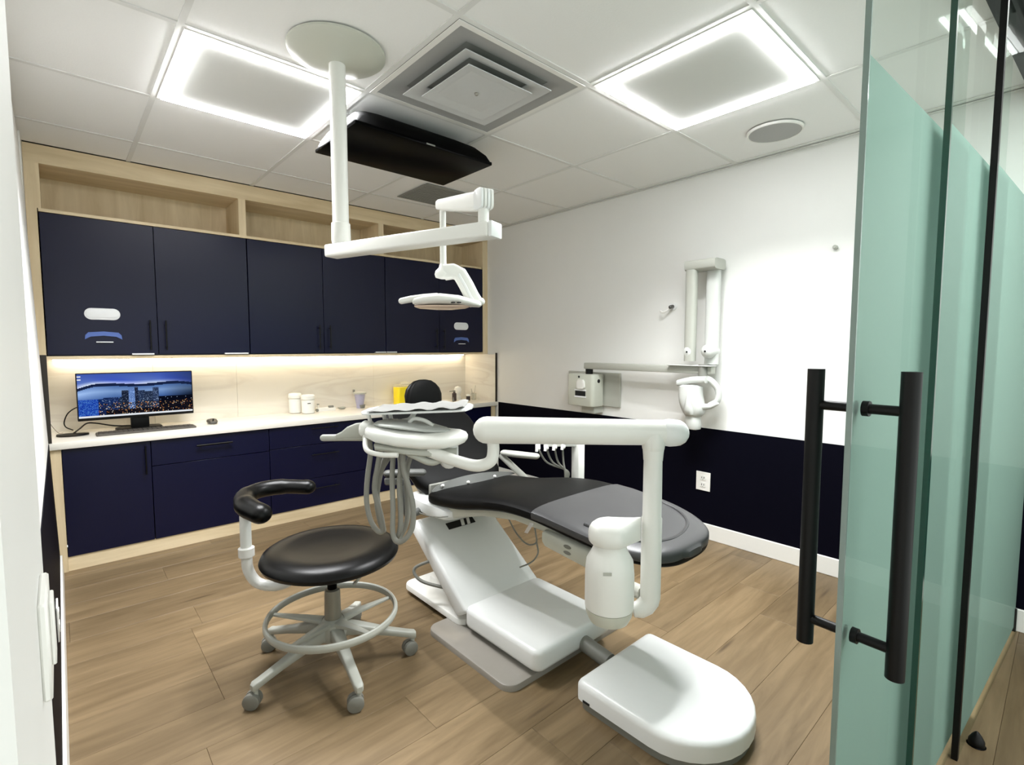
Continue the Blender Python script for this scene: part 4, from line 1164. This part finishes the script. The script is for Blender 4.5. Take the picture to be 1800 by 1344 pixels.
part('front_bar', tube(cr([tc + td * -0.150 - fwd2 * 0.03 + Vector((0, 0, -.002)), tc + td * -0.130 - fwd2 * 0.085 + Vector((0, 0, -.028)), tc + td * -0.09 - fwd2 * 0.10 + Vector((0, 0, -.036)), tc + td * -0.04 - fwd2 * 0.105 + Vector((0, 0, -.034))], 6), .007, 12), WPL, du)
part('end_clamp', section([(tc + td * t + Vector((0, 0, z)), w, h, tn) for t, z, w, h in ((-.168, .016, .03, .016), (-.162, .016, .036, .022), (-.142, .014, .036, .022), (-.136, .014, .03, .016))], 18, 3, fwd2), WPL, du)
# side handle: blade and grip
hl = tc + td * -0.155 + Vector((0, 0, .004))
part('side_handle', section([(hl + td * t + Vector((0, 0, z)), .012, h, (0, 0, 1)) for t, z, h in ((.0, .006, .025), (-.03, .002, .024), (-.055, -.004, .018), (-.072, -.012, .011), (-.085, -.016, .008))], 16, 3, fwd2), LGPL, du, 'grey side handle')
part('grip_bar', pill([hl + td * 0.0 + Vector((0, 0, -.016)), hl + td * -0.06 + Vector((0, 0, -.018)), hl + td * -0.125 + Vector((0, 0, -.022))], [.009, .010, .010], 14), LGPL, du)
for a, y_ in ((-.155, .0), (-.115, .02), (-.095, .02)):
    p_ = tc + td * a + fwd2 * (0.05 + y_) + Vector((0, 0, .02))
    part('instrument_rest', pill([p_, p_ + Vector((-.006, .004, .034))], .006, 10), WPL, du)
# hoses: every hose is a part; top pixel offsets along the tray, loop depth, spread
hoses = [
    [(.676, 1.388, 1.032), (.677, 1.383, .987), (.667, 1.385, .914), (.662, 1.383, .846), (.668, 1.372, .790), (.682, 1.356, .758), (.694, 1.346, .760), (.690, 1.350, .807), (.681, 1.369, .880), (.691, 1.367, .949), (.703, 1.362, 1.013)],
    [(.735, 1.373, 1.003), (.719, 1.382, .955), (.706, 1.389, .898), (.698, 1.390, .837), (.702, 1.381, .780), (.710, 1.375, .750), (.716, 1.385, .748), (.716, 1.40, .78), (.714, 1.418, .854), (.725, 1.414, .916), (.743, 1.401, .957), (.764, 1.386, .992)],
    [(.720, 1.294, 1.025), (.722, 1.286, .962), (.717, 1.285, .900), (.716, 1.278, .825), (.712, 1.277, .775), (.708, 1.290, .748), (.715, 1.306, .737), (.733, 1.309, .745), (.748, 1.299, .788), (.753, 1.301, .846), (.753, 1.307, .906), (.760, 1.306, .961), (.777, 1.295, 1.004)],
    [(.720, 1.268, 1.029), (.718, 1.262, .959), (.727, 1.249, .905), (.733, 1.238, .848), (.729, 1.237, .790), (.711, 1.249, .756), (.697, 1.266, .748), (.692, 1.282, .77), (.698, 1.29, .84), (.705, 1.305, .93), (.715, 1.31, 1.01)]]
for P in hoses:
    part('hose', tube(cr(P, 6), .0078, 10), HOSE, du)

# instrument tray with paper, on the rear arm of the unit
it = thing('instrument_tray', 'flat white tray with rumpled paper cover above the delivery unit', 'tray', (0.82, 1.33, 1.115))
ta, tb_ = Vector((0.700, 1.405, 1.112)), Vector((0.905, 1.205, 1.124))
tdir = (tb_ - ta).normalized()
part('tray_plate', section([(ta + (tb_ - ta) * t, w, .004, (0, 0, 1)) for t, w in ((-.08, .05), (-.03, .085), (0.1, .095), (0.9, .095), (1.0, .085), (1.05, .03))], 20, 5, fwd2), WPL2, it)
pv, pf = [], []
for i in range(25):
    for j in range(9):
        t, u = i / 24, j / 8 - .5
        p_ = ta + (tb_ - ta) * (0.02 + t * .96) + fwd2 * (u * .186)
        z = .0055 + (.0035 + .0035 * math.sin(i * 1.1 + j)) * abs(2 * u) ** 3 * (0.3 + t)
        pv.append((p_.x, p_.y, p_.z + z))
for i in range(24):
    for j in range(8):
        a = i * 9 + j
        pf.append((a, a + 1, a + 10, a + 9))
o = part('paper_cover', (pv, pf), plain('tray_paper', (158, 158, 155), 0.6), it, 'rumpled white paper')
sm_ = o.modifiers.new('thickness', 'SOLIDIFY'); sm_.thickness = 0.0008
part('tray_stalk', tube(cr([ta + (tb_ - ta) * .45 + Vector((0, 0, -.004)), ta + (tb_ - ta) * .42 + Vector((-.01, -.0, -.03)), tc + td * -0.06 + fwd2 * .05 + Vector((0, 0, .034))], 5), .008, 12), WPL, it)

# ------------------------------------------------------------------ assistant arm behind the chair
aa = thing('assistant_arm', 'white post with hose holder standing behind the chair at the right', 'instrument holder', (1.92, 1.64, 0.51))
part('upright', box(1.895, 1.615, 0.51, 1.945, 1.665, 0.838, 0.008, 2), WPL, aa)
part('mount', tube([(1.92, 1.64, .54), (1.80, 1.64, .548)], .018, 12), WPL, aa)
ax0, ax1 = Vector((1.92, 1.64, .822)), Vector((1.79, 1.755, .822))
part('cross_bar', obox((ax0 + ax1) / 2, (ax1 - ax0) / 2, Vector((0.662, 0.749, 0)) * .025, (0, 0, .014), 0.005, 2), WPL, aa)
for k in range(4):
    c = ax0.lerp(ax1, 0.45 + k * 0.24) + Vector((0, 0, -.002 - .003 * k))
    part('holder', pill([c + Vector((0.02, .02, .010)), c + Vector((-.015, -.017, -.012))], .0125, 12), TRIMW, aa)
    part('holder_grip', tube(cr([c + Vector((-.02, -.02, -.008)), c + Vector((-.035, -.03, -.004)), c + Vector((-.04, -.032, -.022))], 4), .007, 8), TRIMW, aa)
    e0 = Vector((1.875, 1.675, .62))
    part('hose', tube(cr([c + Vector((0, 0, -.012)), c.lerp(e0, 0.35) + Vector((-.004, 0, -.02)), e0 + Vector((-.012 + .006 * k, 0, .06)), e0 + Vector((-.008 + .005 * k, 0, 0)), Vector((1.89, 1.68, .45))], 6), .005, 8), HOSE, aa)

# ------------------------------------------------------------------ stool
SX, SY = 0.787, 1.972
st = thing('operator_stool', 'round black operator stool with curved armrest and five castors', 'stool', (SX, SY, 0))
sp = [(.02, .442), (.20, .441), (.240, .446), (.260, .457), (.266, .471), (.258, .488), (.236, .501), (.20, .507), (.165, .504), (.125, .497), (.07, .493), (.0, .492)]
part('seat', lathe((SX, SY), sp, 56), LEATHER, st)
part('seat_plate', lathe((SX, SY), [(.09, .425), (.11, .428), (.11, .441), (.02, .4425)], 28), BLACK, st)
part('gas_lift', lathe((SX, SY), [(.019, .27), (.019, .43)], 20), BLACKG, st, 'black gas lift rod')
part('lift_ring', lathe((SX, SY), [(.022, .358), (.028, .358), (.028, .392), (.022, .394)], 20), CHROME, st)
part('column', lathe((SX, SY), [(.034, .155), (.033, .20), (.031, .30), (.030, .318), (.022, .322)], 24), plain('column_grey', (150, 146, 134), 0.35, 0.35), st)
part('hub', lathe((SX, SY), [(.03, .115), (.055, .12), (.062, .15), (.055, .185), (.034, .20)], 24), LGPL, st)
RR = .250
part('foot_ring', tube([(SX + RR * math.cos(2 * math.pi * k / 64), SY + RR * math.sin(2 * math.pi * k / 64), .215) for k in range(65)], .012, 10, False, (1.3, 0.8)), LGPL, st)
for k in range(5):
    a = math.radians(48 + 72 * k + 18)
    part('ring_spoke', section([((SX + r_ * math.cos(a), SY + r_ * math.sin(a), z), w, h, (0, 0, 1)) for r_, z, w, h in ((.04, .185, .024, .014), (.12, .197, .018, .009), (.243, .210, .009, .006))], 12, 3, (-math.sin(a), math.cos(a), 0)), LGPL, st)
for ang in (190.6, 263.0, 332.0, 48.0, 120.0):
    a = math.radians(ang)
    ca_, sa_ = math.cos(a), math.sin(a)
    part('leg', section([((SX + r_ * ca_, SY + r_ * sa_, z), w, h, (0, 0, 1)) for r_, z, w, h in ((.03, .155, .028, .030), (.10, .142, .024, .022), (.22, .110, .018, .014), (.305, .088, .017, .013), (.325, .082, .016, .016), (.333, .080, .010, .010))], 14, 5, (-sa_, ca_, 0)), LGPL, st)
    w_ = math.radians(-112 + random.uniform(-28, 28))
    cx_, cy_ = SX + .318 * ca_, SY + .318 * sa_
    wd = Vector((math.cos(w_), math.sin(w_), 0))
    cc = Vector((cx_, cy_, .0297)) - Vector((-wd.y, wd.x, 0)) * 0.012
    cs = part('castor', join(tube([cc - wd * .022, cc - wd * .019, cc - wd * .004, cc - wd * .003], [.025, .0295, .0295, .025], 20), tube([cc + wd * .003, cc + wd * .004, cc + wd * .019, cc + wd * .022], [.025, .0295, .0295, .025], 20)), GPL, st, 'grey twin wheel castor')
    part('castor_stem', join(cyl((cx_, cy_, .03), (cx_, cy_, .078), .009, 10), tube([cc - wd * .0035, cc + wd * .0035], .024, 14)), LGPL, cs)
    part('wheel_cap', tube([cc - wd * .0235, cc - wd * .0225], .014, 14), LGPL, cs)
# armrest of the stool
part('arm_tube', tube(cr([(SX - .05, SY + .03, .428), (0.695, 2.055, .395), (0.655, 2.09, .350), (0.61, 2.13, .332), (0.562, 2.172, .345), (0.535, 2.194, .395), (0.530, 2.198, .46), (0.530, 2.198, .625)], 7), .021, 16), WPL, st)
part('arm_collar', lathe((0.530, 2.198), [(.022, .455), (.030, .458), (.030, .492), (.022, .496)], 20), TRIMW, st)
part('arm_pad', pill(cr([(0.557, 2.085, .655), (0.535, 2.15, .665), (0.535, 2.22, .672), (0.56, 2.29, .678), (0.63, 2.335, .682), (0.715, 2.325, .682), (0.80, 2.25, .68)], 5), [.043] * 4 + [.044] * 5 + [.040] * 8 + [.037] * 9 + [.034] * 5, 18, 5, (0.9, 1.0)), LEATHER, st, 'curved black arm pad')
part('height_lever', tube(cr([(SX + .06, SY - .01, .40), (SX + .12, SY + .0, .37), (SX + .135, SY + .04, .31), (SX + .12, SY + .06, .28)], 5), .011, 12, True, (1.4, .6)), LGPL, st)

# ------------------------------------------------------------------ glass door and partition
ga = math.atan(-0.062)
gd = Vector((math.cos(ga), math.sin(ga), 0))
gn = Vector((-gd.y, gd.x, 0))          # towards the room
G0 = Vector((1.140, 0.287, 0))
def gp(s, o, z):
    return G0 + gd * s + gn * o + Vector((0, 0, z))
def gbox(s0, s1, o0, o1, z0, z1, bev=0):
    c = gp((s0 + s1) / 2, (o0 + o1) / 2, (z0 + z1) / 2)
    return obox(c, gd * ((s1 - s0) / 2), gn * ((o1 - o0) / 2), (0, 0, (z1 - z0) / 2), bev, 1)
ZT, ZF = 2.375, 1.86
dr = struct('door_1', gbox(0.004, 0.75, -0.005, 0.005, 0.012, ZT), GLASS, gp(0.37, 0, 0), 0)
part('frosted_film', gbox(0.012, 0.75, 0.0056, 0.0066, 0.02, ZF), FROST, dr, 'frosted green film', 0)
part('polished_edge', gbox(0.0, 0.0038, -0.0052, 0.0052, 0.012, ZT), GEDGE2, dr, 'polished glass edge', 0)
hs = 0.055
for side, L0, L1 in ((1, .657, 1.258), (-1, .657, 1.258)):
    part('pull_bar', cyl(gp(hs, side * .082, L0), gp(hs, side * .082, L1), .0165, 24), BLACK, dr, 'black round pull bar')
    for z in (.712, 1.182):
        part('standoff', join(cyl(gp(hs, side * .0062, z), gp(hs, side * .075, z), .010, 14), cyl(gp(hs, side * .0062, z), gp(hs, side * .018, z), .0155, 18)), BLACK, dr, 'black standoff')
w1 = struct('window_1', gbox(0.486, 1.20, -0.030, -0.020, 0.0, ZT), GLASS, gp(0.84, -.025, 0), 0)
part('frosted_film', gbox(0.494, 1.20, -0.0186, -0.0176, 0.02, ZF), FROST, w1, 'frosted green film', 0)
part('green_edge', gbox(0.474, 0.4855, -0.031, -0.018, 0.0, ZT), GEDGE, w1, 'dark green glass edge', 0)
w2 = struct('window_2', gbox(0.935, 2.098, -0.050, -0.040, 0.0, ZT), GLASS, gp(1.5, -.045, 0), 0)
part('frosted_film', gbox(0.945, 2.098, -0.0386, -0.0376, 0.02, ZF), FROST, w2, 'frosted green film', 0)
part('black_seal', gbox(0.915, 0.934, -0.052, -0.036, 0.0, ZT), BLACK, w2, 'black edge seal', 0)
struct('trim_3', gbox(-0.1, 2.094, -0.07, 0.02, ZT, ZT + 0.06, 0), BLACK, gp(1, 0, ZT), 0)
ds = thing('door_stop', 'small black teardrop door stop on the corridor floor', 'door stop', (2.185, 0.147, 0))
part('stop_body', lathe((2.185, 0.147), [(.020, 0), (.022, .004), (.021, .018), (.013, .034), (.005, .045), (0, .048)], 20), BLACK, ds)
part('stop_base', lathe((2.185, 0.147), [(.024, 0), (.025, .002), (.022, .004), (.02, .004)], 20), BLACKG, ds)
for zk, nm in ((1.175, 'upper'), (0.674, 'lower')):
    kn = thing('door_catch', 'small black round catch on the right wall beyond the glass, the %s of two' % nm, 'catch', (XR - 0.004, 0.15, zk))
    part('catch_rose', cyl((XR - 0.012, 0.150, zk), (XR - 0.0045, 0.150, zk), 0.016, 18), BLACK, kn)
    part('catch_pin', pill([(XR - 0.014, 0.150, zk), (XR - 0.036, 0.150, zk)], 0.009, 12), BLACK, kn)
solid('floor_guide', box(XR - 0.026, 0.112, 0, XR - 0.0145, 0.134, 0.108, 0.002, 1), BLACK, 'black upright strip on the white baseboard beyond the glass', 'guide', (XR - 0.02, 0.123, 0))
cl_ = thing('corridor_light', 'slim white line light on the corridor ceiling in front of the glass', 'ceiling light', (2.42, 0.1, HC))
part('housing', box(2.24, 0.065, HC - 0.03, 2.74, 0.105, HC), TRIMW, cl_)
part('tube', box(2.25, 0.078, HC - 0.036, 2.73, 0.092, HC - 0.03), CORR, cl_, 'glowing tube')
